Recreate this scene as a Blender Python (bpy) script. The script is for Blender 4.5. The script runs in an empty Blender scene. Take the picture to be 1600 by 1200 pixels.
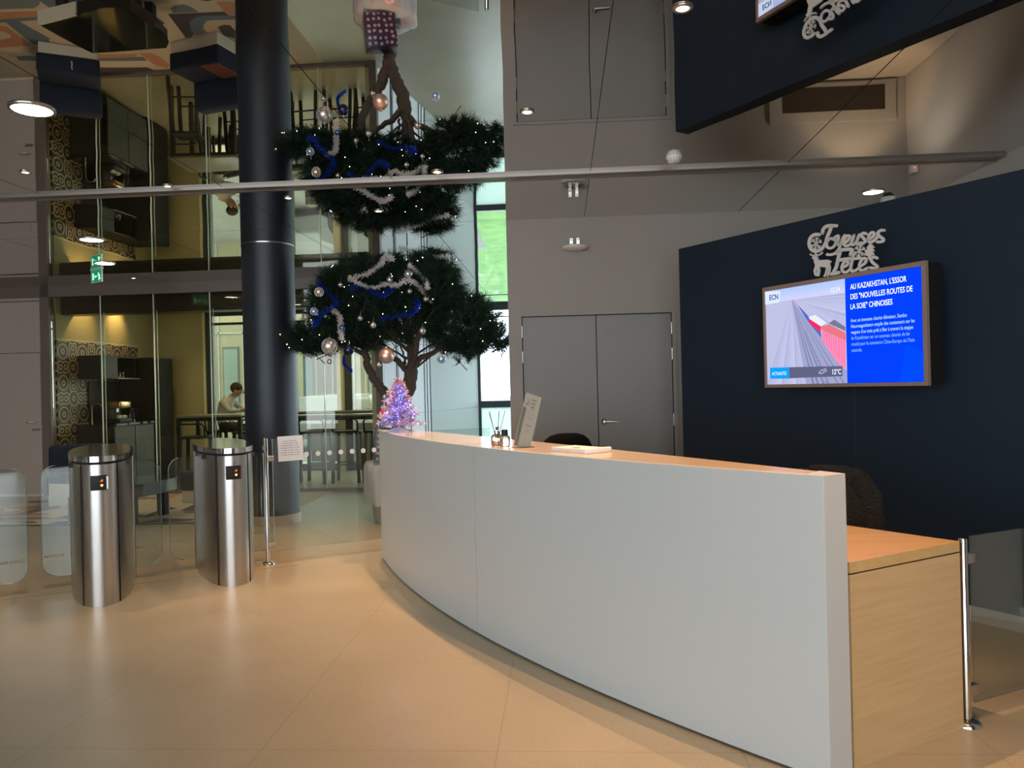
import bpy, bmesh, math, random
from mathutils import Vector, Matrix, noise
random.seed(7)
PI = math.pi
sc = bpy.context.scene
C = sc.collection
H, CE = 1.40, 2.98            # eye height, mirror ceiling height
RZ = -math.radians(3.7)       # the building's grid is turned a little against the camera
# ------------------------------------------------------------------ camera
cd = bpy.data.cameras.new('camera'); cam = bpy.data.objects.new('camera', cd); C.objects.link(cam)
cd.sensor_width = 36; cd.lens = 27.0; cd.shift_y = 0.0025; cd.clip_start = .05; cd.clip_end = 300
th = math.atan(.024); c_, s_ = math.cos(th), math.sin(th)
cam.matrix_world = Matrix(((c_, s_, 0, 0), (0, 0, -1, 0), (-s_, c_, 0, H), (0, 0, 0, 1)))
sc.camera = cam
# ------------------------------------------------------------------ sky, daylight, exposure
w = bpy.data.worlds.new('sky'); sc.world = w; w.use_nodes = True
bg = w.node_tree.nodes['Background']; bg.inputs[0].default_value = (.80, .90, 1.0, 1); bg.inputs[1].default_value = 6.8
sc.view_settings.view_transform = 'Standard'; sc.view_settings.look = 'None'
sc.view_settings.gamma = 1; sc.view_settings.use_curve_mapping = False
sc.view_settings.exposure = 0.22
sc.cycles.use_denoising = True
sc.cycles.max_bounces = 10; sc.cycles.diffuse_bounces = 4; sc.cycles.glossy_bounces = 6
sc.cycles.transmission_bounces = 6; sc.cycles.transparent_max_bounces = 16
sc.cycles.sample_clamp_indirect = 6; sc.cycles.blur_glossy = 0.5

def W(a, b, z=0):
    """building grid (a across, b deep) -> world"""
    ca, sa = math.cos(RZ), math.sin(RZ)
    return Vector((a*ca - b*sa, a*sa + b*ca, z))

def light(name, kind, loc, energy, color, rot=(0, 0, 0), size=.2, size_y=None, spot=None, blend=.5, portal=False):
    L = bpy.data.lights.new(name, kind); L.energy = energy; L.color = color
    if kind == 'AREA':
        L.size = size
        if size_y: L.shape = 'RECTANGLE'; L.size_y = size_y
        else: L.shape = 'DISK'
        if portal: L.cycles.is_portal = True
    else: L.shadow_soft_size = size
    if spot: L.spot_size = spot; L.spot_blend = blend
    o = bpy.data.objects.new(name, L); C.objects.link(o); o.location = loc; o.rotation_euler = rot
    return o
# daylight through the entrance front (behind the photographer) and the far windows
light('daylight_portal', 'AREA', W(-3.5, -4.9, 1.6), 1, (1, 1, 1), (PI/2, 0, RZ), 11, 2.6, portal=True)
light('daylight_portal', 'AREA', W(-4.6, 13.55, 1.6), 1, (1, 1, 1), (-PI/2, 0, RZ), 4.2, 2.6, portal=True)
light('daylight_portal', 'AREA', W(1.5, 15.2, 1.5), 1, (1, 1, 1), (-PI/2, 0, RZ), 6.4, 2.8, portal=True)

light('daylight_portal', 'AREA', W(4.8, 11.2, 1.5), 1, (1, 1, 1), (PI/2, 0, RZ+PI/2), 7.4, 2.8, portal=True)  # portal of the added side window
# ------------------------------------------------------------------ materials
MATS = {}
def nodes(name):
    m = bpy.data.materials.new(name); m.use_nodes = True; MATS[name] = m
    nt = m.node_tree; return m, nt, nt.nodes['Principled BSDF']
def mat(name, col, rough=.5, metal=0, spec=.5, bump=None, var=None, emit=None, coat=0, sheen=0):
    if name in MATS: return MATS[name]
    m, nt, b = nodes(name)
    b.inputs['Base Color'].default_value = (*col, 1); b.inputs['Roughness'].default_value = rough
    b.inputs['Metallic'].default_value = metal; b.inputs['Specular IOR Level'].default_value = spec
    b.inputs['Coat Weight'].default_value = coat; b.inputs['Sheen Weight'].default_value = sheen
    if emit: b.inputs['Emission Color'].default_value = (*emit[0], 1); b.inputs['Emission Strength'].default_value = emit[1]
    if bump or var:
        tc = nt.nodes.new('ShaderNodeTexCoord'); n = nt.nodes.new('ShaderNodeTexNoise')
        n.inputs['Scale'].default_value = (bump or var)[0]; n.inputs['Detail'].default_value = 4
        nt.links.new(tc.outputs['Object'], n.inputs['Vector'])
        if bump:
            bp = nt.nodes.new('ShaderNodeBump'); bp.inputs['Strength'].default_value = bump[1]; bp.inputs['Distance'].default_value = .01
            nt.links.new(n.outputs['Fac'], bp.inputs['Height']); nt.links.new(bp.outputs['Normal'], b.inputs['Normal'])
        if var:
            r = nt.nodes.new('ShaderNodeMapRange'); r.inputs['To Min'].default_value = 1-var[1]; r.inputs['To Max'].default_value = 1+var[1]
            h = nt.nodes.new('ShaderNodeMix'); h.data_type = 'RGBA'; h.blend_type = 'MULTIPLY'; h.inputs[0].default_value = 1
            h.inputs[6].default_value = (*col, 1)
            nt.links.new(n.outputs['Fac'], r.inputs['Value']); nt.links.new(r.outputs[0], h.inputs[7]); nt.links.new(h.outputs[2], b.inputs['Base Color'])
    return m
def emis(name, col, s):
    if name in MATS: return MATS[name]
    m = bpy.data.materials.new(name); m.use_nodes = True; MATS[name] = m; nt = m.node_tree; nt.nodes.clear()
    e = nt.nodes.new('ShaderNodeEmission'); o = nt.nodes.new('ShaderNodeOutputMaterial')
    e.inputs[0].default_value = (*col, 1); e.inputs[1].default_value = s; nt.links.new(e.outputs[0], o.inputs[0]); return m
def glass(name, tint=(1, 1, 1), base=.05, top=.6, rough=0.0, haze=None):
    m = bpy.data.materials.new(name); m.use_nodes = True; MATS[name] = m; nt = m.node_tree; nt.nodes.clear()
    o = nt.nodes.new('ShaderNodeOutputMaterial'); t = nt.nodes.new('ShaderNodeBsdfTransparent'); g = nt.nodes.new('ShaderNodeBsdfGlossy')
    mx = nt.nodes.new('ShaderNodeMixShader'); lw = nt.nodes.new('ShaderNodeFresnel'); lw.inputs[0].default_value = 1.45
    mr = nt.nodes.new('ShaderNodeMapRange'); mr.inputs['From Min'].default_value = .034; mr.inputs['To Min'].default_value = base; mr.inputs['To Max'].default_value = top
    t.inputs[0].default_value = (*tint, 1); g.inputs['Roughness'].default_value = rough
    nt.links.new(lw.outputs[0], mr.inputs['Value']); nt.links.new(mr.outputs[0], mx.inputs[0])
    nt.links.new(t.outputs[0], mx.inputs[1]); nt.links.new(g.outputs[0], mx.inputs[2]); last = mx.outputs[0]
    if haze:
        d = nt.nodes.new('ShaderNodeBsdfTranslucent'); d.inputs[0].default_value = (*haze[0], 1)
        d2 = nt.nodes.new('ShaderNodeBsdfDiffuse'); d2.inputs[0].default_value = (*haze[0], 1)
        a = nt.nodes.new('ShaderNodeMixShader'); nt.links.new(d.outputs[0], a.inputs[1]); nt.links.new(d2.outputs[0], a.inputs[2])
        k = nt.nodes.new('ShaderNodeMixShader'); k.inputs[0].default_value = haze[1]
        nt.links.new(last, k.inputs[1]); nt.links.new(a.outputs[0], k.inputs[2]); last = k.outputs[0]
    nt.links.new(last, o.inputs[0]); return m

def M(nt, op, a, b=None, c=None):
    n = nt.nodes.new('ShaderNodeMath'); n.operation = op
    for i, v in enumerate((a, b, c)):
        if v is None: continue
        if isinstance(v, (int, float)): n.inputs[i].default_value = v
        else: nt.links.new(v, n.inputs[i])
    return n.outputs[0]
def mixc(nt, f, a, b):
    n = nt.nodes.new('ShaderNodeMix'); n.data_type = 'RGBA'
    for i, v in ((0, f), (6, a), (7, b)):
        if isinstance(v, (int, float)): n.inputs[i].default_value = v
        elif isinstance(v, tuple): n.inputs[i].default_value = (*v, 1)
        else: nt.links.new(v, n.inputs[i])
    return n.outputs[2]

def floor_mat():
    m, nt, b = nodes('resin_stone_floor'); tc = nt.nodes.new('ShaderNodeTexCoord'); sp = nt.nodes.new('ShaderNodeSeparateXYZ')
    nt.links.new(tc.outputs['Object'], sp.inputs[0])
    def line(s, off):
        f = M(nt, 'FRACT', M(nt, 'DIVIDE', M(nt, 'SUBTRACT', s, off), .928)); d = M(nt, 'ABSOLUTE', M(nt, 'SUBTRACT', f, .5))
        return M(nt, 'GREATER_THAN', d, .4984)
    j = M(nt, 'MAXIMUM', line(sp.outputs[0], -.28), line(sp.outputs[1], 2.94))
    n = nt.nodes.new('ShaderNodeTexNoise'); n.inputs['Scale'].default_value = 1.6; n.inputs['Detail'].default_value = 6
    n2 = nt.nodes.new('ShaderNodeTexNoise'); n2.inputs['Scale'].default_value = 95; n2.inputs['Detail'].default_value = 3
    for q in (n, n2): nt.links.new(tc.outputs['Object'], q.inputs['Vector'])
    r = nt.nodes.new('ShaderNodeMapRange'); r.inputs['From Min'].default_value = .35; r.inputs['From Max'].default_value = .65; nt.links.new(n.outputs['Fac'], r.inputs['Value'])
    col = mixc(nt, r.outputs[0], (.37, .315, .21), (.43, .365, .25))
    g_ = nt.nodes.new('ShaderNodeMapRange'); g_.inputs['From Min'].default_value = .35; g_.inputs['From Max'].default_value = .65; g_.inputs['To Max'].default_value = .34; nt.links.new(n2.outputs['Fac'], g_.inputs['Value'])
    col = mixc(nt, g_.outputs[0], col, (.29, .235, .155))
    col = mixc(nt, M(nt, 'MULTIPLY', j, .6), col, (.16, .11, .07))
    nt.links.new(col, b.inputs['Base Color'])
    nt.links.new(M(nt, 'ADD', .285, M(nt, 'MULTIPLY', n.outputs['Fac'], .10)), b.inputs['Roughness'])
    return m
def wood_mat(name, c1, c2, rough=.35, axis=0, sc_=6):
    m, nt, b = nodes(name); tc = nt.nodes.new('ShaderNodeTexCoord'); mp = nt.nodes.new('ShaderNodeMapping')
    s = [sc_*9]*3; s[axis] = sc_*.5; mp.inputs['Scale'].default_value = s
    n = nt.nodes.new('ShaderNodeTexNoise'); n.inputs['Scale'].default_value = 1; n.inputs['Detail'].default_value = 5
    nt.links.new(tc.outputs['Object'], mp.inputs[0]); nt.links.new(mp.outputs[0], n.inputs['Vector'])
    r = nt.nodes.new('ShaderNodeMapRange'); r.inputs['From Min'].default_value = .35; r.inputs['From Max'].default_value = .65; nt.links.new(n.outputs['Fac'], r.inputs['Value'])
    nt.links.new(mixc(nt, r.outputs[0], c1, c2), b.inputs['Base Color']); b.inputs['Roughness'].default_value = rough
    return m
def mirror_mat():
    m, nt, b = nodes('stretched_mirror_ceiling'); b.inputs['Base Color'].default_value = (.71, .69, .655, 1); b.inputs['Metallic'].default_value = 1
    b.inputs['Roughness'].default_value = .0
    tc = nt.nodes.new('ShaderNodeTexCoord'); n = nt.nodes.new('ShaderNodeTexNoise'); n.inputs['Scale'].default_value = 1.1; n.inputs['Detail'].default_value = 1
    nt.links.new(tc.outputs['Object'], n.inputs['Vector'])
    bp = nt.nodes.new('ShaderNodeBump'); bp.inputs['Strength'].default_value = 1; bp.inputs['Distance'].default_value = .0022
    nt.links.new(n.outputs['Fac'], bp.inputs['Height']); nt.links.new(bp.outputs['Normal'], b.inputs['Normal'])
    return m
def steel_mat(name='brushed_steel', col=(.50, .465, .42), rough=.29):
    m, nt, b = nodes(name); b.inputs['Base Color'].default_value = (*col, 1); b.inputs['Metallic'].default_value = 1
    b.inputs['Anisotropic'].default_value = .0
    tc = nt.nodes.new('ShaderNodeTexCoord'); mp = nt.nodes.new('ShaderNodeMapping'); mp.inputs['Scale'].default_value = (60, 60, .4)
    n = nt.nodes.new('ShaderNodeTexNoise'); n.inputs['Scale'].default_value = 1; n.inputs['Detail'].default_value = 3
    nt.links.new(tc.outputs['Object'], mp.inputs[0]); nt.links.new(mp.outputs[0], n.inputs['Vector'])
    bp = nt.nodes.new('ShaderNodeBump'); bp.inputs['Strength'].default_value = .25; bp.inputs['Distance'].default_value = .002
    nt.links.new(n.outputs['Fac'], bp.inputs['Height']); nt.links.new(bp.outputs['Normal'], b.inputs['Normal'])
    b.inputs['Roughness'].default_value = rough
    return m
def wallpaper_mat():
    m, nt, b = nodes('retro_loop_wallpaper'); tc = nt.nodes.new('ShaderNodeTexCoord'); sp = nt.nodes.new('ShaderNodeSeparateXYZ')
    nt.links.new(tc.outputs['Object'], sp.inputs[0])
    P = .46
    u0 = M(nt, 'DIVIDE', M(nt, 'ADD', sp.outputs[1], 0.05), P); v0 = M(nt, 'DIVIDE', sp.outputs[2], P)
    def cell(u, v, ou, ov):
        fu = M(nt, 'SUBTRACT', M(nt, 'FRACT', M(nt, 'ADD', u, ou)), .5); fv = M(nt, 'SUBTRACT', M(nt, 'FRACT', M(nt, 'ADD', v, ov)), .5)
        return fu, fv
    def rings(fu, fv, radii, wd):
        d = M(nt, 'SQRT', M(nt, 'ADD', M(nt, 'MULTIPLY', fu, fu), M(nt, 'MULTIPLY', fv, fv)))
        out = None
        for r in radii:
            k = M(nt, 'LESS_THAN', M(nt, 'ABSOLUTE', M(nt, 'SUBTRACT', d, r)), wd); out = k if out is None else M(nt, 'MAXIMUM', out, k)
        return out, d
    def capsule(fu, fv, half, radii, wd, inside):
        # distance to a vertical segment
        q = M(nt, 'SUBTRACT', M(nt, 'ABSOLUTE', fv), half)
        d = M(nt, 'SQRT', M(nt, 'ADD', M(nt, 'MULTIPLY', fu, fu), M(nt, 'MULTIPLY', q, q)))
        out = None
        for r in radii:
            k = M(nt, 'LESS_THAN', M(nt, 'ABSOLUTE', M(nt, 'SUBTRACT', d, r)), wd); out = k if out is None else M(nt, 'MAXIMUM', out, k)
        return out, d
    fu, fv = cell(u0, v0, 0, 0); A, dA = rings(fu, fv, (.07, .235), .022)
    gu, gv = cell(u0, v0, .5, .5); B, dB = rings(gu, gv, (.07, .235), .022)
    hu, hv = cell(u0, v0, .5, 0); D, dD = capsule(hu, hv, .125, (.075, .185), .021, None)
    ku, kv = cell(u0, v0, 0, .5); E_, dE = capsule(kv, ku, .125, (.075, .185), .021, None)
    inA = M(nt, 'LESS_THAN', dA, .255); inB = M(nt, 'LESS_THAN', dB, .255)
    inD = M(nt, 'LESS_THAN', dD, .206)
    line = mixc(nt, inD, E_, D); line = mixc(nt, inB, line, B); line = mixc(nt, inA, line, A)
    nt.links.new(mixc(nt, line, (.020, .012, .008), (.50, .37, .21)), b.inputs['Base Color']); b.inputs['Roughness'].default_value = .5
    return m
def grass_mat():
    m, nt, b = nodes('lawn_grass'); tc = nt.nodes.new('ShaderNodeTexCoord'); n = nt.nodes.new('ShaderNodeTexNoise'); n.inputs['Scale'].default_value = 2.5; n.inputs['Detail'].default_value = 8
    nt.links.new(tc.outputs['Object'], n.inputs['Vector'])
    r = nt.nodes.new('ShaderNodeMapRange'); r.inputs['From Min'].default_value = .35; r.inputs['From Max'].default_value = .65; nt.links.new(n.outputs['Fac'], r.inputs['Value'])
    nt.links.new(mixc(nt, r.outputs[0], (.055, .13, .028), (.095, .185, .045)), b.inputs['Base Color']); b.inputs['Roughness'].default_value = .95
    return m
def knit_mat(name, c1, c2, scale=40):
    m, nt, b = nodes(name); tc = nt.nodes.new('ShaderNodeTexCoord'); n = nt.nodes.new('ShaderNodeTexVoronoi'); n.inputs['Scale'].default_value = scale
    nt.links.new(tc.outputs['Object'], n.inputs['Vector']); nt.links.new(mixc(nt, n.outputs['Distance'], c1, c2), b.inputs['Base Color'])
    bp = nt.nodes.new('ShaderNodeBump'); bp.inputs['Distance'].default_value = .02; nt.links.new(n.outputs['Distance'], bp.inputs['Height']); nt.links.new(bp.outputs['Normal'], b.inputs['Normal'])
    b.inputs['Roughness'].default_value = 1; return m
def gift_mat():
    m, nt, b = nodes('snowflake_gift_wrap'); tc = nt.nodes.new('ShaderNodeTexCoord'); v = nt.nodes.new('ShaderNodeTexVoronoi'); v.inputs['Scale'].default_value = 17; v.inputs['Randomness'].default_value = .35
    sp = nt.nodes.new('ShaderNodeSeparateXYZ'); cb = nt.nodes.new('ShaderNodeCombineXYZ'); v.voronoi_dimensions = '2D'
    nt.links.new(tc.outputs['Object'], sp.inputs[0]); nt.links.new(M(nt, 'ADD', sp.outputs[0], sp.outputs[1]), cb.inputs[0]); nt.links.new(sp.outputs[2], cb.inputs[1]); nt.links.new(cb.outputs[0], v.inputs['Vector'])
    n = nt.nodes.new('ShaderNodeTexNoise'); n.inputs['Scale'].default_value = 60; nt.links.new(tc.outputs['Object'], n.inputs['Vector'])
    f = M(nt, 'LESS_THAN', M(nt, 'ADD', v.outputs['Distance'], M(nt, 'MULTIPLY', n.outputs['Fac'], .25)), .40)
    nt.links.new(mixc(nt, f, (.045, .022, .06), (.42, .34, .42)), b.inputs['Base Color']); b.inputs['Roughness'].default_value = .35; return m
FLOOR = floor_mat(); MIRROR = mirror_mat(); STEEL = steel_mat(); POLISH = steel_mat('polished_steel', (.62, .58, .54), .12)
OAK = wood_mat('oak_laminate', (.50, .33, .155), (.56, .38, .19), .38, 0, 5)
OAKT = wood_mat('oak_top', (.50, .32, .12), (.56, .37, .15), .3, 0, 4)
LEDGE = mat('ledge_birch', (.70, .56, .40), .18, coat=.3)
WHITE = mat('white_desk_laminate', (.485, .50, .48), .35, bump=(300, .03))
TAUPE = mat('taupe_wall_paint', (.31, .285, .25), .75, var=(1.2, .05))
DOORP = mat('taupe_door_paint', (.235, .225, .205), .55, var=(1.5, .06))
LTAUPE = mat('light_taupe_paint', (.53, .49, .44), .8)
PINKT = mat('warm_taupe_panel', (.42, .33, .27), .6, var=(1, .04))
FRAMEB = mat('bronze_frame', (.15, .11, .085), .45)
NAVYW = mat('navy_wall_paint', (.008, .020, .034), .6, spec=.35)
BLACKM = mat('black_metal', (.014, .012, .011), .55, spec=.3)
DARKG = mat('dark_gap', (.01, .01, .01), .9)
ANTH = mat('anthracite_frame', (.035, .045, .05), .45)
PILLAR = mat('slate_blue_pillar_paint', (.010, .015, .022), .5)
PALE = mat('pale_wall_paint', (.74, .76, .79), .7)
CREAM = mat('cream_wall_paint', (.44, .385, .235), .7)
NAVYF = mat('navy_fabric', (.006, .010, .022), .9)
BLACKF = mat('black_fabric', (.004, .004, .005), .95, spec=.15)
PLINTH = mat('sofa_plinth_oak', (.50, .41, .29), .5)
GLOSSB = mat('black_gloss_laminate', (.012, .012, .011), .06)
WHITEP = mat('white_plastic', (.75, .73, .69), .4)
PAPER = mat('white_paper', (.80, .79, .77), .7)
CHROME = mat('chrome', (.8, .78, .75), .12, metal=1)
NICKEL = mat('satin_nickel', (.55, .52, .48), .28, metal=1)
DLED = emis('led_white', (1, .95, .86), 14)
WLED = emis('spot_warm_glow', (1, .55, .22), 14)
GL = glass('clear_glass', (.93, .96, .94), .05, .7)
GLF = glass('fence_glass', (.90, .95, .93), .07, .7)
GLP = glass('partition_glass', (.89, .87, .73), .035, .55)
GLW = glass('window_glass', (.92, .97, .96), .04, .6)
GLEDGE = mat('glass_edge', (.62, .68, .60), .2, emit=None)

# ------------------------------------------------------------------ mesh helpers
class MB:
    def __init__(s): s.v = []; s.f = []; s.mi = []; s.mats = []; s.sm = []
    def m(s, mt):
        if mt is None: return 0
        if mt not in s.mats: s.mats.append(mt)
        return s.mats.index(mt)
    def add(s, vs, fs, mt=None, smooth=False, T=None):
        o = len(s.v); k = s.m(mt)
        s.v += [tuple(T @ Vector(p)) if T is not None else tuple(p) for p in vs]
        for f in fs: s.f.append(tuple(i+o for i in f)); s.mi.append(k); s.sm.append(smooth)
        return s
    def box(s, x0, x1, y0, y1, z0, z1, mt=None, T=None):
        v = [(x, y, z) for z in (z0, z1) for y in (y0, y1) for x in (x0, x1)]
        return s.add(v, [(0, 2, 3, 1), (4, 5, 7, 6), (0, 1, 5, 4), (2, 6, 7, 3), (0, 4, 6, 2), (1, 3, 7, 5)], mt, False, T)
    def rbox(s, x0, x1, y0, y1, z0, z1, r, mt=None, T=None, n=3):
        """box with rounded edges"""
        bm = bmesh.new(); bmesh.ops.create_cube(bm, size=1)
        for q in bm.verts: q.co = Vector(((x0+x1)/2+q.co.x*(x1-x0), (y0+y1)/2+q.co.y*(y1-y0), (z0+z1)/2+q.co.z*(z1-z0)))
        bmesh.ops.bevel(bm, geom=bm.edges[:], offset=r, segments=n, affect='EDGES', profile=.5)
        bm.verts.index_update(); s.add([q.co[:] for q in bm.verts], [tuple(q.index for q in f.verts) for f in bm.faces], mt, True, T); bm.free(); return s
    def prism(s, poly, z0, z1, mt=None, T=None, smooth=False):
        n = len(poly); v = [(x, y, z0) for x, y in poly]+[(x, y, z1) for x, y in poly]
        s.add(v, [tuple(range(n-1, -1, -1)), tuple(range(n, 2*n))], mt, False, T)
        return s.add(v, [(i, (i+1) % n, n+(i+1) % n, n+i) for i in range(n)], mt, smooth, T)
    def strip(s, A, B, z0, z1, mt=None, T=None, smooth=True):
        """solid band between the two plan curves A and B"""
        n = len(A)
        v = [(x, y, z0) for x, y in A]+[(x, y, z0) for x, y in B]+[(x, y, z1) for x, y in A]+[(x, y, z1) for x, y in B]
        f = [(i, i+1, 2*n+i+1, 2*n+i) for i in range(n-1)]
        g = [(n+i+1, n+i, 3*n+i, 3*n+i+1) for i in range(n-1)]
        t = [(2*n+i, 2*n+i+1, 3*n+i+1, 3*n+i) for i in range(n-1)]+[(i+1, i, n+i, n+i+1) for i in range(n-1)]
        e = [(n, 0, 2*n, 3*n), (n-1, 2*n-1, 4*n-1, 3*n-1)]
        s.add(v, f+g, mt, smooth, T); return s.add(v, t+e, mt, False, T)
    def tube(s, pts, r, mt=None, n=10, T=None, cap=True):
        pts = [Vector(p) for p in pts]; rs = r if isinstance(r, (list, tuple)) else [r]*len(pts)
        vs = []; up = None
        for i, p in enumerate(pts):
            d = (pts[min(i+1, len(pts)-1)]-pts[max(i-1, 0)]).normalized()
            if up is None: up = d.orthogonal().normalized()
            up = (up-d*up.dot(d)).normalized(); q = d.cross(up)
            for k in range(n):
                a = 2*PI*k/n; vs.append(tuple(p+rs[i]*(math.cos(a)*up+math.sin(a)*q)))
        f = [(i*n+k, i*n+(k+1) % n, (i+1)*n+(k+1) % n, (i+1)*n+k) for i in range(len(pts)-1) for k in range(n)]
        s.add(vs, f, mt, True, T)
        if cap: s.add(vs, [tuple(range(n-1, -1, -1)), tuple(range((len(pts)-1)*n, len(pts)*n))], mt, False, T)
        return s
    def lathe(s, prof, mt=None, n=28, T=None, smooth=True):
        vs = [(r*math.cos(2*PI*k/n), r*math.sin(2*PI*k/n), z) for r, z in prof for k in range(n)]
        f = [(i*n+k, i*n+(k+1) % n, (i+1)*n+(k+1) % n, (i+1)*n+k) for i in range(len(prof)-1) for k in range(n)]
        s.add(vs, f, mt, smooth, T)
        return s.add(vs, [tuple(range(n-1, -1, -1)), tuple(range((len(prof)-1)*n, len(prof)*n))], mt, False, T)
    def ball(s, c, r, mt=None, n=14, sz=1, T=None):
        c = Vector(c); pr = [(max(.0005, r*math.sin(PI*i/n)), -r*math.cos(PI*i/n)*sz) for i in range(n+1)]
        return s.lathe(pr, mt, n*2, (T or Matrix()) @ Matrix.Translation(c))
    def text(s, txt, size, mt, T, w=None, th=.001, align='LEFT', bold=0):
        """flat lettering in the local xy plane; w squeezes it to a width"""
        cu = bpy.data.curves.new('t', 'FONT'); cu.body = txt; cu.size = size; cu.extrude = th; cu.align_x = align; cu.offset = bold; cu.resolution_u = 3
        o = bpy.data.objects.new('t', cu); C.objects.link(o); dg = bpy.context.evaluated_depsgraph_get()
        me = bpy.data.meshes.new_from_object(o.evaluated_get(dg)); xs = [q.co.x for q in me.vertices]
        k = w/(max(xs)-min(xs)) if w and xs else 1
        s.add([(q.co.x*k, q.co.y, q.co.z) for q in me.vertices], [tuple(p.vertices) for p in me.polygons], mt, False, T)
        bpy.data.objects.remove(o); bpy.data.curves.remove(cu); bpy.data.meshes.remove(me); return s
    def build(s, name, mt=None, parent=None, bevel=0, loc=None, rz=None):
        me = bpy.data.meshes.new(name); me.from_pydata(s.v, [], s.f)
        if s.mats and mt is not None and mt not in s.mats and 0 in s.mi: pass
        ms = s.mats if s.mats else [mt]
        for q in ms: me.materials.append(q)
        me.polygons.foreach_set('material_index', s.mi); me.polygons.foreach_set('use_smooth', s.sm); me.update()
        o = bpy.data.objects.new(name, me); C.objects.link(o)
        if parent: o.parent = parent
        if loc is not None: o.location = loc
        if rz is not None: o.rotation_euler = (0, 0, rz)
        if bevel:
            b = o.modifiers.new('edge', 'BEVEL'); b.width = bevel; b.segments = 2; b.limit_method = 'ANGLE'
        return o
def tag(o, label, cat, group=None, kind=None):
    if label: o['label'] = label
    if cat: o['category'] = cat
    if group: o['group'] = group
    if kind: o['kind'] = kind
    return o
def thing(name, label, cat, loc=(0, 0, 0), rz=0, group=None):
    o = bpy.data.objects.new(name, None); C.objects.link(o); o.empty_display_size = .1
    o.location = loc; o.rotation_euler = (0, 0, rz); return tag(o, label, cat, group)
def struct(name, mb, mt=None, grid=True):
    o = mb.build(name, mt); o['kind'] = 'structure'
    if grid: o.rotation_euler = (0, 0, RZ)
    return o
def sroot(name, grid=True):
    o = bpy.data.objects.new(name, None); C.objects.link(o); o['kind'] = 'structure'
    if grid: o.rotation_euler = (0, 0, RZ)
    return o
def dup(root, loc, rz=None, label=None, group=None):
    def cp(o, par):
        c = o.copy(); C.objects.link(c)
        if par: c.parent = par
        for ch in list(o.children): cp(ch, c)
        return c
    r = cp(root, None); r.location = loc
    if rz is not None: r.rotation_euler = (0, 0, rz)
    if label: r['label'] = label
    if group: r['group'] = group
    return r
def TR(x=0, y=0, z=0, rx=0, ry=0, rz=0):
    return Matrix.Translation((x, y, z)) @ Matrix.Rotation(rz, 4, 'Z') @ Matrix.Rotation(ry, 4, 'Y') @ Matrix.Rotation(rx, 4, 'X')

# ================================================================== THE SETTING (building grid a,b)
struct('floor', MB().box(-14, 9, -5, 15, -.12, 0), FLOOR)
# mirror ceiling of the lobby (L-shaped: the pantry behind the glass has its own)
struct('ceiling', MB().prism([(-14, -5), (9, -5), (9, 15), (-2.52, 15), (-2.52, 10.56), (-14, 10.56)], CE, CE+.1), MIRROR)
mb = MB()
def cline(p, q, wd=.0035, z=CE-.0015):
    p, q = Vector(p), Vector(q); d = (q-p).normalized(); n = Vector((-d.y, d.x))*wd/2
    mb.add([(p.x-n.x, p.y-n.y, z), (q.x-n.x, q.y-n.y, z), (q.x+n.x, q.y+n.y, z), (p.x+n.x, p.y+n.y, z)], [(0, 1, 2, 3)], DARKG)
JG = mat('ceiling_joint_grey', (.05, .047, .045), .6)
for p, q in (((-1.24, -1), (-1.22, 14.9)), ((.25, -1), (.25, 7.26)), ((1.68, -1), (1.68, 7.26)), ((-2.55, -1), (-2.55, 10.5)), ((-4.0, -1), (-4.0, 10.5)), ((-5.5, -1), (-5.5, 10.5)),
             ((-14, 7.262), (-2.6, 7.262)), ((-2.55, 7.262), (-.49, 7.262)), ((-14, 2.1), (3.2, 2.1))):
    cline(p, q)
struct('trim_1', mb, JG)
# slot profile across the mirror ceiling
mb = MB(); SLOT = mat('anodised_slot_profile', (.24, .205, .175), .32, metal=.5)
for k, (w0, dz) in enumerate(((.035, .02), (.02, .010), (.03, .016), (.02, .010), (.035, .02))):
    y0 = 5.70+sum((.035, .02, .03, .02, .035)[:k]); mb.box(-14, 3.2, y0, y0+w0, CE-dz, CE+.001)
struct('trim_2', mb, SLOT)
struct('ceiling', MB().box(-7.3, -2.5, 10.56, 13.3, 2.90, 2.97), mat('pantry_ceiling_paint', (.62, .56, .40), .8))

# grey back wall with the double door
struct('wall_back', MB().box(-.49, -.40, 7.28, 7.45, 0, CE).box(1.08, 4.75, 7.28, 7.45, 0, CE).box(-.40, 1.08, 7.28, 7.45, 2.09, CE), TAUPE)
d = sroot('door_1')
MB().box(-.40, -.365, 7.268, 7.45, 0, 2.09).box(1.045, 1.08, 7.268, 7.45, 0, 2.09).box(-.365, 1.045, 7.268, 7.45, 2.06, 2.09).build('door_frame', TAUPE, d)
MB().box(-.365, 1.045, 7.33, 7.36, 0, 2.06).build('door_gap', DARKG, d)
MB().box(-.357, .334, 7.285, 7.325, .01, 2.052).build('door_leaf', DOORP, d, .002)
MB().box(.341, 1.037, 7.285, 7.325, .01, 2.052).build('door_leaf', DOORP, d, .002)
mb = MB(); mb.lathe([(.027, 0), (.027, .01), (.012, .012), (.012, .045)], NICKEL, 18, TR(.392, 7.285, 1.05, rx=PI/2))
mb.tube([(.392, 7.245, 1.05), (.42, 7.24, 1.05), (.53, 7.243, 1.046)], [.009, .009, .007], NICKEL)
mb.build('door_handle', NICKEL, d)
for x in (-.362, 1.041):
    for z in (1.0, 1.62, 1.86):
        MB().tube([(x, 7.279, z), (x, 7.279, z+.11)], .0065, NICKEL).build('hinge', NICKEL, d)
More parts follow.
